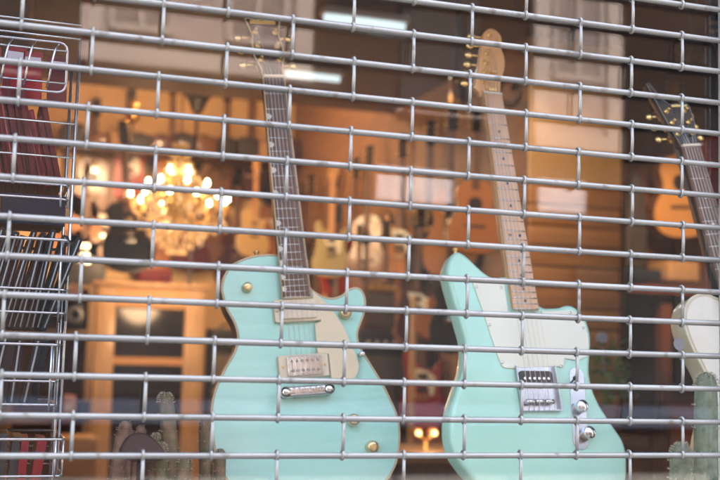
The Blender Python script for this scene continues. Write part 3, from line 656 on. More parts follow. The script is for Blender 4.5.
for tier, (na, R_, zb) in enumerate(((12, .31, 0), (7, .19, .09), (4, .08, .17))):
    for i in range(na):
        a = 2 * pi * (i + .37) / na; ca, sa = cos(a), sin(a)
        P = [(ca * .04, sa * .04, zb - .03), (ca * R_ * .45, sa * R_ * .45, zb - .09), (ca * R_ * .85, sa * R_ * .85, zb - .07), (ca * R_, sa * R_, zb)]
        ar = MB().tube(spline(P, 4, False), .007, n=6); ar.lathe([(.01, zb), (.034, zb + .012), (.036, zb + .018), (.012, zb + .02)], 10, 0, Matrix.Translation((ca * R_, sa * R_, 0)))
        ar.lathe([(.011, zb + .02), (.011, zb + .05)], 8, 0, Matrix.Translation((ca * R_, sa * R_, 0)))
        ar = ar.build('arm', BRASS, ch)
        MB().lathe([(.006, zb + .05), (.0105, zb + .06), (.0105, zb + .07), (.006, zb + .082), (.001, zb + .088)], 10, 0, Matrix.Translation((ca * R_, sa * R_, 0))).build('bulb', BULB, ar)
        dr_ = MB()
        for k in range(4):
            rr_ = R_ * (1 - .22 * k); zz = zb - .06 - .05 * random.random() - .02 * k
            dr_.ball((ca * rr_, sa * rr_, zz), (.011, .011, .022), n=6); dr_.ball((cos(a + .3) * rr_, sin(a + .3) * rr_, zz - .02), (.009, .009, .018), n=6)
        dr_.build('crystal_drops', CRYS, ar)
pt('chandelier_light', cc + Vector((0, .25, .0)), 34, WARM, .2)
pt('chandelier_under_light', cc + Vector((0, -.2, -.55)), 22, WARM, .15)
for k in range(22):
    a = 2 * pi * k / 22; st = MB()
    for j in range(9):
        f_ = j / 8; rr_ = .05 + .22 * f_ ** 1.6; zz = .40 - .36 * f_ ** .8
        st.ball((cos(a) * rr_, sin(a) * rr_, zz), (.0085, .0085, .012), n=6)
    st.build('crystal_strand', CRYS, ch)
for k in range(18):
    a = 2 * pi * k / 18; st = MB()
    for j in range(6): rr_ = .26 * (1 - j / 6.5); st.ball((cos(a) * rr_, sin(a) * rr_, -.10 - .035 * j), (.009, .009, .014), n=6)
    st.build('crystal_strand', CRYS, ch)
# track lights
def track_spot(px, py, Y, aim, label, e=30):
    p = at(px, py, Y); t = thing('spot_lamp', label, 'lamp', p)
    top = 3.0 if Y < 5.4 else 3.9
    d = (Vector(aim) - p).normalized(); R = d.to_track_quat('Z', 'Y').to_matrix().to_4x4()
    MB().lathe([(.012, -.12), (.028, -.11), (.034, -.02), (.05, .02), (.047, .02), (.03, -.015)], 14, 0, R).build('shade', BRASS, t)
    MB().ball((0, 0, .0), .03, n=10, X=R).build('bulb', BULB2, t)
    MB().tube([R @ Vector((0, 0, -.1)), Vector((0, .02, top - p.z))], .006, n=6).build('stem', BLKP, t)
    pt('spot_light', p + d * .07, e, WARM, .03, spot=aim)
track_spot(133, 116, 6.4, (1., 8, 1.9), 'lit spot lamp above the rear wall guitars, the brighter upper one', 45)
track_spot(122, 129, 6.9, (.3, 8, 1.8), 'lit spot lamp above the rear wall guitars, the lower one', 40)
track_spot(344, 44, 4.6, (2.4, 5.2, 1.9), 'ceiling spot lamp between the two pale tube lights', 45)
track_spot(326, 50, 4.9, (2.4, 6.2, 1.9), 'ceiling spot lamp above the lower tube light', 45)
track_spot(163, 42, 5.0, (.6, 7.5, 1.4), 'ceiling spot lamp left of the mint guitar headstock', 30)
track_spot(566, -18, 2.4, (2.7, 3.4, 1.5), 'added ceiling spot lamp lighting the slatwall, unseen above the picture edge', 9)  # unseen lamp added to light the slatwall
track_spot(203, 0, 3.6, (1.6, 5.8, 1.0), 'ceiling spot lamp at the upper picture edge', 30)
track_spot(459, 94, 2.75, tuple(at(485, 236, 3.75)), 'tan spot lamp added to light the orange acoustic, just left of the maple headstock', 22)  # added lamp, set at a tan shape to brighten the acoustic
# torchiere
p = at(198, 96, 6.3); t = thing('floor_lamp', 'dark funnel shaped floor lamp against the lit rear wall', 'lamp', (p.x, p.y, .04))
z = p.z - .04; MB().lathe([(.03, z - .12), (.05, z - .08), (.075, z - .02), (.10, z), (.096, z), (.03, z - .09)], 18).build('shade', BLKP, t)
MB().tube([(0, 0, .02), (0, 0, z - .1)], .011, n=8).build('pole', BLKP, t); MB().lathe([(.14, 0), (.14, .015), (.03, .03), (.012, .04)], 20).build('base', BLKP, t)
pt('floor_lamp_light', (p.x, p.y - .05, p.z + .12), 42, WARM, .06)
# cool tubes under the ceiling
def tube_light(a, b, Z, label):
    A, B = atZ(*a, Z), atZ(*b, Z); B.y = A.y; c = (A + B) / 2; t = thing('tube_light', label, 'tube light', c); L = (B - A).length
    MB().box((0, 0, .045), (L, .08, .03)).build('fitting', WHITE, t); MB().tube([(-L / 2 + .01, 0, .012), (L / 2 - .01, 0, .012)], .016, n=10).build('tube', TUBE, t)
    d = bpy.data.lights.new('tube_glow', 'AREA'); d.shape = 'RECTANGLE'; d.size = L; d.size_y = .04; d.energy = .25; d.color = (.75, .93, 1.)
    o = bpy.data.objects.new('tube_glow', d); COL.objects.link(o); o.location = c + Vector((0, 0, -.03))
tube_light((284, 76), (344, 80), 2.93, 'pale blue tube light to the right of the mint guitar nut')
tube_light((322, 20), (407, 30), 2.93, 'longer pale blue tube light near the upper picture edge')
# ================================================================= FURNITURE
# glazed cabinet on the left
a = at(97, 285, 6.3); b = at(205, 285, 6.3); cw = b.x - a.x; ctop = a.z
cb = thing('glazed_cabinet', 'orange wooden cabinet with dark glazed doors below the chandelier', 'cabinet', ((a.x + b.x) / 2, 6.5, .04))
hh = ctop - .04
MB().box((0, .02, hh / 2), (cw - .06, .36, hh - .02)).build('carcass', DWOOD, cb)
m = MB(); fw = .13
for s_ in (-1, 1): m.box((s_ * (cw / 2 - fw / 2), -.2, hh / 2), (fw, .05, hh), b=.006)
m.build('stiles', WOOD, cb)
m = MB(); m.box((0, -.198, hh - .07), (cw - 2 * fw - .002, .046, .14)); m.box((0, -.198, hh - .5), (cw - 2 * fw - .002, .046, .05)); m.box((0, -.198, .1), (cw - 2 * fw - .002, .046, .2)); m.build('rails', WOODX, cb)
MB().box((0, -.185, hh / 2), (cw - 2 * fw - .01, .012, hh - .3)).build('glass_panel', mat('dark cabinet glass', (.02, .017, .016), .12), cb)
MB().box((0, -.01, hh + .015), (cw + .06, .46, .03), b=.006).build('top', WOOD, cb)
def lbox(px0, px1, py0, py1, Y, dep, m_, name, label, cat, group=None, extra=None, band=None):
    A, B = at(px0, py1, Y), at(px1, py0, Y); w, h_ = B.x - A.x, B.z - A.z
    t = thing(name, label, cat, ((A.x + B.x) / 2, Y + dep / 2, A.z), group=group)
    MB().box((0, 0, h_ / 2), (w, dep, h_), b=min(.012, w * .08)).build('carton', m_, t)
    if band: MB().box((0, -dep / 2 - .001, h_ * .55), (w * .7, .004, h_ * .35)).build('label', band, t)
    return t, w, h_
lbox(138, 172, 270, 283, 6.4, .2, REDD, 'instrument_case', 'flat dark red case lying on top of the glazed cabinet', 'case')
# bookcase left of the cabinet, with things on it
A = at(58, 282, 5.4); B = at(97, 282, 5.4)
bk = thing('shelf_unit', 'brown wooden shelf unit between the wire rack and the glazed cabinet', 'shelf', ((A.x + B.x) / 2 - .12, 5.75, .04))
w = B.x - A.x + .24; hh = A.z - .04; m = MB()
for s_ in (-1, 1): MB().box((s_ * (w / 2 - .015), 0, hh / 2), (.03, .4, hh)).build('side_panel', WOOD, bk)
MB().box((0, .19, hh / 2), (w - .06, .02, hh)).build('back_panel', RWOOD, bk)
zsh = [hh - .015, at(75, 330, 5.4).z - .04 - .01, at(75, 422, 5.4).z - .04 - .01, .3]
for z in zsh: MB().box((0, -.005, z), (w - .062, .39, .025)).build('shelf', WOOD, bk)
sp, w_, h_ = lbox(65, 83, 303, 327, 5.42, .2, BLKP, 'small_speaker', 'small speaker with pale grey ring on the brown shelf unit', 'speaker')
MB().lathe([(.05, 0), (.052, .012), (.03, .02), (.02, .012), (.02, 0)], 20, 0, Matrix.Translation((0, -.101, h_ * .5)) @ Matrix.Rotation(radians(90), 4, 'X')).build('ring', GREYM, sp)
lbox(62, 76, 396, 421, 5.42, .16, PINKC, 'carton', 'pinkish carton on the lower shelf behind the wire rack', 'box', band=WHITE)
lbox(78, 90, 402, 421, 5.42, .16, NAVY, 'carton', 'dark blue carton beside the pinkish one on the lower shelf', 'box')
lbox(60, 82, 290, 299, 5.36, .18, PINKC, 'carton', 'flat pink carton lying above the small speaker', 'box')
lbox(60, 98, 438, 480, 4.9, .3, WOODX, 'crate', 'wooden crate low between the wire rack and the cacti', 'crate')
# amplifiers
def amp(px0, px1, py0, py1, Y, body, cloth, label, lit=False, dep=.26):
    A, B = at(px0, py1, Y), at(px1, py0, Y); w, h_ = B.x - A.x, B.z - A.z
    t = thing('guitar_amplifier', label, 'amplifier', ((A.x + B.x) / 2, Y + dep / 2, A.z))
    MB().box((0, 0, h_ / 2), (w, dep, h_), b=.015).build('cabinet', body, t)
    MB().box((0, -dep / 2 - .004, h_ * .42), (w * .88, .012, h_ * .68), b=.004).build('speaker_grille', cloth, t)
    pn = MB().box((0, -dep / 2 - .004, h_ * .88), (w * .88, .012, h_ * .15)).build('control_panel', BRASS if lit else BLKP, t)
    for k in range(5): MB().lathe([(.013, 0), (.011, .016), (.001, .017)], 10, 0, Matrix.Translation((w * (-.32 + .16 * k), -dep / 2 - .01, h_ * .88)) @ Matrix.Rotation(radians(90), 4, 'X')).build('knob', GOLD if lit else CREAM, pn)
    MB().tube(spline([(-.09, 0, h_), (-.07, 0, h_ + .03), (.07, 0, h_ + .03), (.09, 0, h_)], 3, False), .008, n=6).build('handle', BLKF, t)
    return t
zamp = lambda px, Y: 0
amp(362, 409, 284, 330, 5.0, TWEED, CLOTH, 'brown guitar amplifier with brass panel on top of the taller one', True)
amp(355, 412, 331, 440, 5.0, BLKF, CLOTH, 'tall black speaker cabinet under the brown amplifier')
amp(208, 262, 330, 440, 6.3, BLKF, CLOTH, 'black amplifier half hidden behind the mint guitar waist')
amp(420, 470, 318, 410, 4.6, BLKF, mat('blue grey grille cloth', (.09, .10, .13), .8), 'black amplifier with blue grey grille beside the pale green guitar')
amp(604, 640, 385, 470, 4.2, BLKF, CLOTH, 'black amplifier under the leafy plant')
amp(470, 530, 290, 330, 4.2, mat('grey blue tolex', (.12, .13, .17), .6), CLOTH, 'grey blue amplifier behind the horn of the pale green guitar')
# dark counter with twin lamps
A = at(388, 462, 3.4); B = at(447, 456, 3.4)
ct = thing('display_counter', 'dark shop counter with an orange wooden edge between the two green guitars', 'counter', ((A.x + B.x) / 2, 3.7, .04))
w = B.x - A.x + .5; MB().box((0, 0, (A.z - .04) / 2), (w, .6, A.z - .05)).build('carcass', DWOOD, ct)
MB().box((0, -.02, A.z - .04 + .012), (w + .04, .66, .034), b=.004).build('top', WOOD, ct)
q = at(426, 434, 3.7); tl = thing('twin_lamp', 'small twin bulb lamp glowing on the dark counter', 'lamp', (q.x, q.y, A.z - .01))
zl = q.z - A.z + .01
MB().lathe([(.07, 0), (.07, .01), (.012, .02), (.008, zl - .03)], 14).build('base', BRASS, tl)
for s_ in (-1, 1):
    ar = MB().tube([(0, 0, zl - .03), (s_ * .025, 0, zl - .015), (s_ * .04, 0, zl)], .006, n=6).build('arm', BRASS, tl)
    MB().ball((s_ * .042, -.005, zl + .004), (.013, .013, .012), n=12).build('bulb', BULB3, ar)
    MB().lathe([(.014, zl - .02), (.03, zl - .012), (.026, zl + .02), (.02, zl + .026)], 12, 0, Matrix.Translation((s_ * .045, .02, 0))).build('shade', TERRA, ar)
pt('twin_lamp_light', (q.x, q.y - .06, q.z + .04), 1, WARM, .03)
# wooden post and floor stand pieces
A = at(414, 296, 4.3); ps = thing('wooden_post', 'slender orange wooden post rising between the two green guitars', 'post', (A.x, 4.3, .04))
MB().box((0, 0, (A.z - .04) / 2), (.028, .03, A.z - .04), b=.003).build('shaft', WOOD, ps); MB().box((0, 0, .01), (.3, .3, .03), b=.005).build('foot', WOOD, ps)
# violin-like tan piece
def violin(px, py, Y, sc, label, roll, top):
    V = half([(0, 200), (50, 195), (82, 160), (78, 120), (55, 90), (60, 55), (90, 20), (103, -40), (80, -95), (0, -110)])
    t = thing('violin', label, 'violin', at(px, py, Y), gR(.2, .1, roll), None, sc)
    MB().prism(V, -40, 0, 5, 0, MM, seg=2, both=True).build('body', top, t)
    MB().prism([(-12, 370), (12, 370), (20, 90), (-20, 90)], 4, 16, 2, 0, MM, seg=1).build('fingerboard', MAPLE if top is SPRUCE else BLACK, t)
    MB().prism(spline([(-13, 368), (-16, 400), (-20, 430), (0, 462), (20, 430), (16, 400), (13, 368)], 3), -8, 12, 3, 0, MM, seg=1).build('scroll', top, t)
violin(404, 262, 5.4, .9, 'honey coloured violin hanging at a slant against the partition wall', -.35, SPRUCE)
violin(428, 322, 4.3, .75, 'tan violin leaning steeply beside the pale green guitar', -.62, CEDAR)
# alcove: shelf, post, carton, bags, plant
A = at(628, 284, 3.6); B = at(745, 290, 3.6)
sh = thing('alcove_shelf', 'reddish brown shelf board running across the alcove', 'shelf', ((A.x + B.x) / 2, 3.9, A.z))
MB().box((0, 0, -.02), (B.x - A.x, .56, .04)).build('board', RWOOD, sh)
q = at(672, 300, 3.62); MB().box((q.x - (A.x + B.x) / 2, -.2, -(A.z) / 2), (.06, .06, A.z - .1)).build('support_post', RWOOD, sh)
lbox(668, 700, 262, 280.5, 3.75, .2, CARDB, 'carton', 'brown cardboard carton lying on the alcove shelf', 'box')
lbox(636, 662, 270, 280.5, 3.8, .2, NAVY, 'carton', 'flat dark carton left of the cardboard one on the alcove shelf', 'box')
def bag(px0, px1, py0, py1, Y, m_, label, name='gig_bag', cat='bag'):
    A, B = at(px0, py1, Y), at(px1, py0, Y); w, h_ = B.x - A.x, B.z - A.z
    t = thing(name, label, cat, ((A.x + B.x) / 2, Y, A.z))
    out = spline([(-w * .5, h_ * .1), (-w * .42, 0), (w * .42, 0), (w * .5, h_ * .1), (w * .47, h_ * .5), (w * .33, h_ * .8), (w * .2, h_), (-w * .2, h_), (-w * .33, h_ * .8), (-w * .47, h_ * .5)], 3)
    X = Matrix.Rotation(radians(90), 4, 'X')
    MB().prism(out, -.05, .05, .03, 0, X, seg=3, both=True).build('shell', m_, t)
    MB().prism(rrect(w * .6, h_ * .3, w * .08, c=(0, h_ * .25)), .05, .07, .01, 0, X, seg=2).build('pocket', m_, t)
    MB().tube(spline([(-w * .1, 0, h_), (-w * .08, 0, h_ + .05), (w * .08, 0, h_ + .05), (w * .1, 0, h_)], 3, False), .008, n=6).build('handle', BLKF, t)
bag(591, 618, 168, 262, 3.9, BLKF, 'black padded bag hanging next to the slatwall edge')
bag(622, 645, 178, 268, 4.0, mat('charcoal nylon', (.035, .035, .042), .7, var=.2), 'charcoal padded bag hanging left of the small golden guitar')
bag(597, 621, 248, 279, 3.7, mat('red nylon', (.40, .04, .03), .6, var=.1), 'bright red pouch hanging below the black padded bag', 'pouch')
# leafy plant with a white flower
q = at(606, 372, 1.75); A0 = at(606, 398, 1.75)
pl = thing('leafy_plant', 'bushy green pot plant with one pale flower right of the pale green guitar', 'plant', (A0.x, A0.y, A0.z - .12), scale=.62)
MB().lathe([(.06, 0), (.085, .14), (.09, .15), (.08, .15), (.07, .13)], 18).build('pot', TERRA, pl)
m = MB()
for k in range(120):
    a = random.uniform(0, 2 * pi); r = random.uniform(.01, .10); z = .2 + random.uniform(0, .27)
    c = Vector((cos(a) * r, sin(a) * r, z)); R = Matrix.Translation(c) @ Matrix.Rotation(a, 4, 'Z') @ Matrix.Rotation(random.uniform(-.9, .9), 4, 'Y')
    L_ = random.uniform(.045, .08)
    m.add([(0, 0, 0), (L_ * .5, L_ * .28, .006), (L_, 0, -.004), (L_ * .5, -L_ * .28, .006)], [(0, 1, 2, 3)], 0, False, R)
m.build('foliage', LEAF, pl)
m = MB()
for k in range(9): a = k * .7; m.tube(spline([(0, 0, .12), (cos(a) * .03, sin(a) * .03, .24), (cos(a) * .08, sin(a) * .08, .42)], 3, False), .003, n=5)
m.build('stems', LEAF, pl)
f = (at(602, 338, 1.75) - Vector((A0.x, A0.y, A0.z - .12))) / .62; m = MB()
for k in range(7): a = k * .9; m.ball((f.x + .02 * cos(a), f.y, f.z + .016 * sin(a)), (.018, .012, .014), n=8)
m.tube([(f.x, f.y, f.z), (f.x * .4, f.y, f.z * .6)], .003, n=5); m.build('flower', mat('pale blue petal', (.58, .60, .78), .6), pl)
tb = MB().lathe([(.12, 0), (.12, .02), (.02, .03), (.02, A0.z - .20), (.13, A0.z - .185), (.13, A0.z - .16)], 20)
tag(tb.build('plant_table', DWOOD, None, (A0.x, A0.y, .04)), 'small dark pedestal table under the leafy plant', 'table')
# wall pieces: curly bracket, black clamp lamp high at right, red hanging banner
q = at(511, 100, 3.36); br = MB()
br.tube(spline([(0, 0, .1), (-.05, 0, .08), (-.06, 0, 0), (0, 0, -.03), (.05, 0, .02), (.03, 0, .07), (0, 0, .05)], 4, False), .012, n=6); br.tube([(-.06, 0, .0), (-.06, .25, .0)], .008, n=6)
tag(br.build('scroll_bracket', BLKP, None, q), 'black curled iron bracket near the maple headstock', 'bracket')
q = at(693, 52, 2.6); pt('alcove_fill_light', q + Vector((.12, .14, -.08)), 95, WARM, .04, spot=(3.9, 4.2, 1.7), size=56)  # added light to brighten the alcove; the black lamp beside it is unlit
sl = thing('studio_lamp', 'black spotlight hanging high in front of the alcove', 'lamp', q)
MB().lathe([(.03, -.08), (.045, -.07), (.05, .05), (.062, .08), (.055, .08), (.04, .02)], 16, 0, Matrix.Rotation(radians(120), 4, 'X')).build('housing', BLKP, sl)
MB().tube([(0, 0, .03), (0, 0, 3.0 - q.z)], .009, n=6).build('stem', BLKP, sl); MB().tube(spline([(-.07, 0, 0), (-.07, 0, .05), (.07, 0, .05), (.07, 0, 0)], 3, False), .006, n=6).build('yoke', BLKP, sl)
q0, q1 = at(81, -10, 1.9), at(90, 74, 1.9)
bn = thing('hanging_banner', 'narrow red cloth banner hanging behind the top of the wire rack', 'banner', ((q0.x + q1.x) / 2, 1.9, q1.z)); hb = q0.z - q1.z
MB().prism(spline([(-.008, hb), (-.012, hb * .6), (-.009, hb * .3), (-.012, 0), (.003, .02), (.008, hb * .3), (.005, hb * .6), (.01, hb)], 3), -.002, .002, 0, 0, Matrix.Rotation(radians(90), 4, 'X')).build('cloth', mat('faded red cloth', (.42, .09, .07), .8, var=.3), bn)
MB().tube([(0, 0, hb), (0, 0, 3.0 - q1.z)], .002, n=5).build('cord', BLKF, bn)
# brown pillar behind the rack
A = at(-8, 20, 4.4); B = at(8, 20, 4.4); 
# ceiling pendant rod at upper left
q = at(31, 18, 2.2); rd = thing('drum_stick', 'pale turned drumstick hanging from the ceiling above the wire rack', 'drumstick', q)
MB().lathe([(.004, 0), (.007, .006), (.007, .012), (.0045, .02), (.007, .1), (.0075, .38), (.006, .4)], 12).build('shaft', MAPLE, rd)
MB().tube([(0, 0, .4), (0, 0, 3.0 - q.z)], .0015, n=5).build('cord', BLKF, rd)
q0, q1 = at(9, -30, 4.6), at(21, 190, 4.6)
MB_ = MB().box(((q0.x + q1.x) / 2, 4.6, 1.5), (q1.x - q0.x, .06, 2.98)); tag(MB_.build('timber_post', WOOD), 'upright orange timber post behind the wire rack', 'post')
# ================================================================= WIRE RACK (left)
YR = .30
rk = thing('wire_rack', 'chromed wire display rack with stacked baskets at the left of the shop window', 'rack', (at(72, 120, YR).x, YR, ZD))
RZ = lambda px, py: at(px, py, YR).z - ZD
rx = lambda px, py: at(px, py, YR).x - rk.location.x
xr_ = 0.0; xl_ = -.40; dp = .17
def post(x, y, z0, z1, r=.0026): MB().tube([(x, y, z0), (x, y, z1)], r, n=8).build('upright', WIRE, rk)
ztop = RZ(76, 38); post(xr_ + .006, .0, 0, ztop); post(xl_, 0, 0, ztop); post(xr_ + .006, dp, 0, ztop); post(xl_, dp, 0, ztop)
def rim(name, z, y0, y1, x0, x1, r=.0022, cr=.016):
    pts = [(px_, py_, z) for px_, py_ in rrect(x1 - x0, y1 - y0, cr, 3, ((x0 + x1) / 2, (y0 + y1) / 2))]
    return MB().tube(pts, r, closed=True, n=7).build(name, WIRE, rk)
def hwire(x0, x1, y, z, r=.0019): return MB().tube([(x0, y, z), (x1, y, z)], r, n=7)
for py in (25, 39): m = hwire(xl_, xr_ + .006, -.006, RZ(70, py)); m.build('cross_wire', WIRE, rk)
# top hook frame
x1 = rx(66, 60)
m = MB(); z0, z1 = RZ(64, 97), RZ(64, 48)
m.tube([(a, -.03, b) for a, b in rrect(x1 - xl_, z1 - z0 + .0, .012, 3, ((x1 + xl_) / 2, (z0 + z1) / 2))], .0021, closed=True, n=7)
for k in range(9):
    xx = x1 - .02 - k * .034
    m.tube(spline([(xx + .006, -.03, z1 - .001), (xx - .0, -.045, (z0 + z1) / 2 + .02), (xx - .006, -.047, (z0 + z1) / 2 - .02), (xx - .008, -.03, z0 + .006)], 4, False), .0018, n=6)
m.tube([(xl_, -.031, RZ(64, 56)), (x1, -.031, RZ(64, 56))], .0017, n=6); m.tube([(xl_, -.032, RZ(64, 88)), (x1, -.032, RZ(64, 88))], .0017, n=6)
m.build('front_pocket', WIRE, rk)
for py in (124, 158): hwire(xl_, xr_ + .004, -.004, RZ(68, py)).build('cross_wire', WIRE, rk)
# baskets: (top y px, mid y, bottom y, right px)
for (pt_, pm_, pb_, pr) in ((184, 188, 202, 68), (242, 291, 314, 66), (345, 381, 404, 57), (438, 455, 474, 62)):
    bx = rx(pr, pm_); zt, zm, zb = RZ(pr, pt_), RZ(pr, pm_), RZ(pr, pb_)
    m = MB()
    for z, r in ((zt, .0025), (zm, .002), (zb, .002)):
        m.tube([(a, b, z) for a, b in rrect(bx - xl_, dp + .02, .014, 3, ((bx + xl_) / 2, dp / 2 - .02))], r, closed=True, n=7)
    for xx, yy in ((bx, -.015), (bx, dp - .045), (bx - .012, -.03)): m.tube([(xx, yy, zt), (xx, yy, zb - .012)], .002, n=6)
    k = 0; xx = bx - .03
    while xx > xl_: m.tube([(xx, -.03, zb), (xx, dp - .01, zb)], .0015, n=5); xx -= .03
    m.build('basket', WIRE, rk)
post(rx(60, 345), .012, 0, RZ(62, 245), .0022)
# contents
def card(x, z0, z1, y0, y1, th, lean, m_, name, label, cat, group, edge=None, zbase=None):
    t = thing(name, label, cat, rk.location + Vector((x, 0, z0)), group=group)
    sh = Matrix.Rotation(lean, 4, 'Y')
    MB().box((0, (y0 + y1) / 2, (z1 - z0) / 2), (th, y1 - y0, z1 - z0), X=sh, b=.001).build('sleeve', m_, t)
    if name == 'string_packet': MB().box((0, y0 - .0006, (z1 - z0) * .8), (th * .8, .001, (z1 - z0) * .16), X=sh).build('label', LILAC, t)
    if edge: MB().tube([sh @ Vector((0, y0 - .0007, .004)), sh @ Vector((0, y0 - .0007, z1 - z0 - .004))], th * .13, n=6).build('spine', edge, t)
zb = RZ(68, 186); zt = RZ(68, 108)
SPR = mat('rose card edge', (.40, .065, .07), .5, var=.3, vscale=40)
for k in range(40):
    x = -.012 - k * .0094 + random.uniform(-.001, .001)
    card(x, zb, zt + random.uniform(-.03, .05), .004 + random.uniform(0, .02), .14, .0085, -.22 + random.uniform(-.05, .05), random.choice((REDP, REDD, REDD, REDP, REDD)), 'song_book',
         'thin red song book leaning among others in the top wire basket', 'book', 'red song books in the top basket', random.choice((SPR, None, REDP, None, None, REDD, SPR)))
for k in range(11):
    x = -.025 - k * .034 + random.uniform(-.003, .003)
    card(x, RZ(60, 100), RZ(60, 50) + random.uniform(-.01, .012), .02, .03, .030, random.uniform(-.06, .06), random.choice((REDP, REDD, REDD)), 'string_packet',
         'flat red packet behind the wire loops at the top of the rack', 'packet', 'red packets at the top of the rack')
for k in range(3):
    x = -.05 - k * .11
    card(x, RZ(60, 226), RZ(60, 196), .0, .12, .095, 0, NAVY, 'string_box', 'dark blue box under the red song books', 'box', 'dark blue boxes under the top basket')
EDG = mat('pale plastic edge', (.36, .37, .38), .4)
SLV = mat('matte black card', (.010, .010, .012), .6, spec=.15)
zb = RZ(62, 331); zt = RZ(62, 237)
for k in range(44):
    x = -.027 - k * .0084 + random.uniform(-.001, .001)
    card(x, zb, zt + random.uniform(-.006, .012), random.uniform(-.022, -.012), .11, .0088, .20 + random.uniform(-.05, .06) + (.12 if k == 0 else 0), SLV, 'string_sleeve',
         'thin black sleeve with a pale edge standing in the middle basket', 'sleeve', 'black sleeves in the middle basket', EDG)
zb = RZ(56, 405); zt = RZ(56, 338)
for k in range(28):
    x = -.034 - k * .0125 + random.uniform(-.006, .006)
    card(x, zb, zt + random.uniform(-.004, .01), random.uniform(-.02, .0), .11, .012, .12 + random.uniform(-.05, .05), random.choice((SLV, NAVY, SLV)), 'string_pack',
         'dark packet standing in the third basket of the rack', 'packet', 'dark packets in the third basket', EDG if k % 2 else None)
zb = RZ(56, 482); zt = RZ(56, 436)
for k in range(20):
    x = -.026 - k * .0160 + random.uniform(-.006, .006)
    card(x, zb, zt + random.uniform(-.012, .004), .0, .10, .014, .08 + random.uniform(-.05, .05), random.choice((REDD, BLKP, REDP, REDP, BLKP, PINKC)), 'tuner_pack',
         'small card packet in the lowest visible basket', 'packet', 'card packets in the lowest basket')
# ================================================================= CACTI
def finger(mb, sp_, P, r, ribs=10, ns=0, mi=0):
    P = [Vector(p) for p in spline([tuple(p) for p in P], 6, False)]
    d_ = (P[-1] - P[-2]).normalized(); e_ = P[-1]
    P = [p for p in P if (e_ - p).dot(d_) > r * 1.2] + [e_ - d_ * r * 1.15 * (1 - sin(pi / 2 * q / 7)) for q in range(8)]
    N = len(P); rs = []
    for i in range(N):
        t = i / (N - 1); q = r * (.9 + .1 * sin(pi * min(1, t * 1.3)))
        if i >= N - 8: q = r * .9 * max(.02, cos(pi / 2 * (i - N + 8) / 7))
        rs.append(q)
    mb.tube(P, rs, n=ribs * 2, mi=mi, rib=.17)
    for k in range(ns):
        i = random.randrange(1, N - 2); a = 2 * pi * random.randrange(ribs) / ribs
        c = Vector(P[i]); d = Vector((cos(a), sin(a), random.uniform(-.1, .5)))
        for _ in range(3):
            e = (d + Vector((random.uniform(-.6, .6), random.uniform(-.6, .6), random.uniform(-.4, .6)))).normalized()
            b_ = c + Vector((cos(a), sin(a), 0)) * rs[i] * .97
            sp_.tube([b_, b_ + e * r * .26], [.00035, .0001], n=3, cap=False)
def cactus(name, label, px, Y, potm, potr, poth, fingers, skin, ns=120):
    x = at(px, 440, Y).x; t = thing(name, label, 'cactus', (x, Y, ZD))
    MB().lathe([(potr * .72, 0), (potr * .95, poth * .85), (potr * 1.06, poth * .86), (potr * 1.06, poth), (potr * .9, poth), (potr * .86, poth * .9)], 20).build('pot', potm, t)
    MB().lathe([(potr * .9, poth * .88), (potr * .5, poth * .92), (.001, poth * .93)], 16).build('soil', SOIL, t)
    for P, r in fingers:
        b_ = MB(); s_ = MB(); finger(b_, s_, P, r, ns=int(2.2 * ns * r / .02))
        st = b_.build('stem', skin, t); s_.build('spines', SPINE, st)
def cz(px, py, Y): return at(px, py, Y).z - ZD
def cx_(px, Y, ref): return at(px, 440, Y).x - at(ref, 440, Y).x
Y = .50
cactus('column_cactus', 'tall grey green column cactus in front of the white guitar', 706, .16, TERRA, .05, .09, [([(0, 0, .08), (.0, 0, .2), (0, 0, cz(705, 372, .16))], .0205)], CACT2, 260)
cactus('column_cactus', 'short grey green cactus tapering to a point left of the tall column cactus', 681, .24, TERRA, .05, .09, [([(0, 0, .08), (.0, 0, .2), (0, 0, cz(681, 442, .24))], .02), ([(.01, .012, .08), (.026, .012, .16), (.028, .012, .23)], .014)], CACT2, 200)
cactus('finger_cactus', 'tall spiny finger cactus with side shoots left of the mint guitar', 170, .42, TERRA, .055, .08,
       [([(cx_(178, .42, 170), 0, .07), (cx_(174, .42, 170), 0, .2), (cx_(163, .42, 170), 0, cz(162, 392, .42))], .0145), ([(-.012, .0, .07), (-.026, -.01, .2), (cx_(155, .42, 170), -.01, cz(155, 432, .42))], .0085),
        ([(-.004, -.012, .07), (-.016, -.02, .22), (-.018, -.02, cz(165, 441, .42))], .012), ([(.018, -.006, .07), (.022, -.012, .18), (.024, -.012, cz(177, 452, .42))], .013)], CACT, 260)
cactus('finger_cactus', 'slim spiny cactus standing close against the edge of the mint guitar', 206, .50, TERRA, .045, .08,
       [([(0, 0, .07), (.002, 0, .2), (cx_(204, .5, 206), 0, cz(204, 417, .5))], .0125), ([(.018, -.008, .07), (.024, -.01, .18), (.024, -.01, cz(212, 448, .5))], .011)], CACT, 220)
cactus('prickly_cactus', 'pinkish stubby cactus with round lobes above a maroon pot', 132, .45, MAROON, .05, .085,
       [([(-.018, 0, .07), (-.022, 0, .2), (cx_(125, .45, 132), 0, cz(125, 421, .45))], .013), ([(.006, 0, .07), (.012, 0, .2), (.014, 0, cz(139, 425, .45))], .010), ([(0, .01, .07), (-.006, .012, .2), (-.004, .012, cz(131, 430, .45))], .012)], CACTP, 60)
q = at(137, 442, .43); lf = MB()
lf.prism(spline([(-.034, -.012), (-.02, .014), (.006, .017), (.026, .002), (.04, -.02), (.02, -.026), (-.01, -.026)], 4), -.012, .012, .006, 0, Matrix.Rotation(radians(75), 4, 'X'), seg=2)
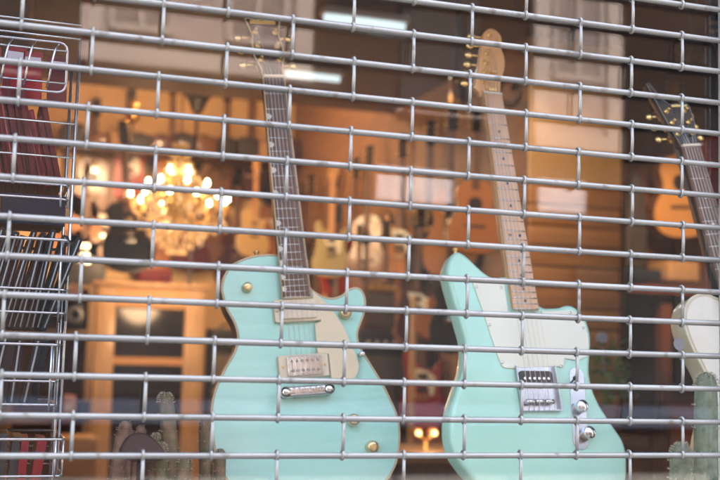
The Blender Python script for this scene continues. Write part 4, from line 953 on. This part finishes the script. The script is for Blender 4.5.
lf.tube([(0, 0, -.02), (.002, .0, ZD + .003 - q.z)], .006, n=8)
tag(lf.build('maroon_planter', MAROON, None, q - Vector((0, .05, 0))), 'maroon slanted ornament in front of the pinkish cactus', 'ornament')
q = at(679, 344, GL + .003); orn = MB(); T_ = Matrix.Rotation(radians(-90), 4, 'X')
orn.lathe([(.0095, .0002), (.009, .001), (.005, .003), (.003, .005), (.003, .009), (.001, .0095)], 18, 0, T_)
tag(orn.build('suction_cup', mat('cloudy plastic', (.22, .22, .25), .25, coat=.6), None, q), 'small cloudy plastic suction cup stuck on the glass near the white guitar', 'suction cup')
# ================================================================= LIGHT
W = bpy.data.worlds.new('World'); S.world = W; W.use_nodes = True
nt = W.node_tree; bg = nt.nodes['Background']; sky = nt.nodes.new('ShaderNodeTexSky'); sky.sky_type = 'NISHITA'; sky.sun_disc = False
EL, AZ = radians(50), radians(12)              # sun stands behind the shop, over its roof
sky.dust_density = 5; sky.ozone_density = .3; sky.sun_elevation = EL; sky.sun_rotation = AZ
tint = nt.nodes.new('ShaderNodeMix'); tint.data_type = 'RGBA'; tint.blend_type = 'MULTIPLY'; tint.inputs[0].default_value = 1
tint.inputs[7].default_value = (1., .90, .765, 1)   # hazy, warm-white daylight
nt.links.new(sky.outputs[0], tint.inputs[6]); nt.links.new(tint.outputs[2], bg.inputs[0]); bg.inputs[1].default_value = .15
sd = bpy.data.lights.new('sun', 'SUN'); sd.energy = 2.6; sd.angle = radians(.5); sd.color = (1, .95, .87)
so = bpy.data.objects.new('sun', sd); COL.objects.link(so)
sdir = Vector((sin(AZ) * cos(EL), cos(AZ) * cos(EL), sin(EL))); so.rotation_euler = sdir.to_track_quat('Z', 'Y').to_euler(); so.location = (0, 5, 12)
vs = S.view_settings; vs.view_transform = 'Standard'; vs.look = 'None'; vs.gamma = 1; vs.use_curve_mapping = False; vs.exposure = 4.42
S.cycles.max_bounces = 10; S.cycles.transparent_max_bounces = 16; S.cycles.use_denoising = True; S.cycles.sample_clamp_indirect = 6
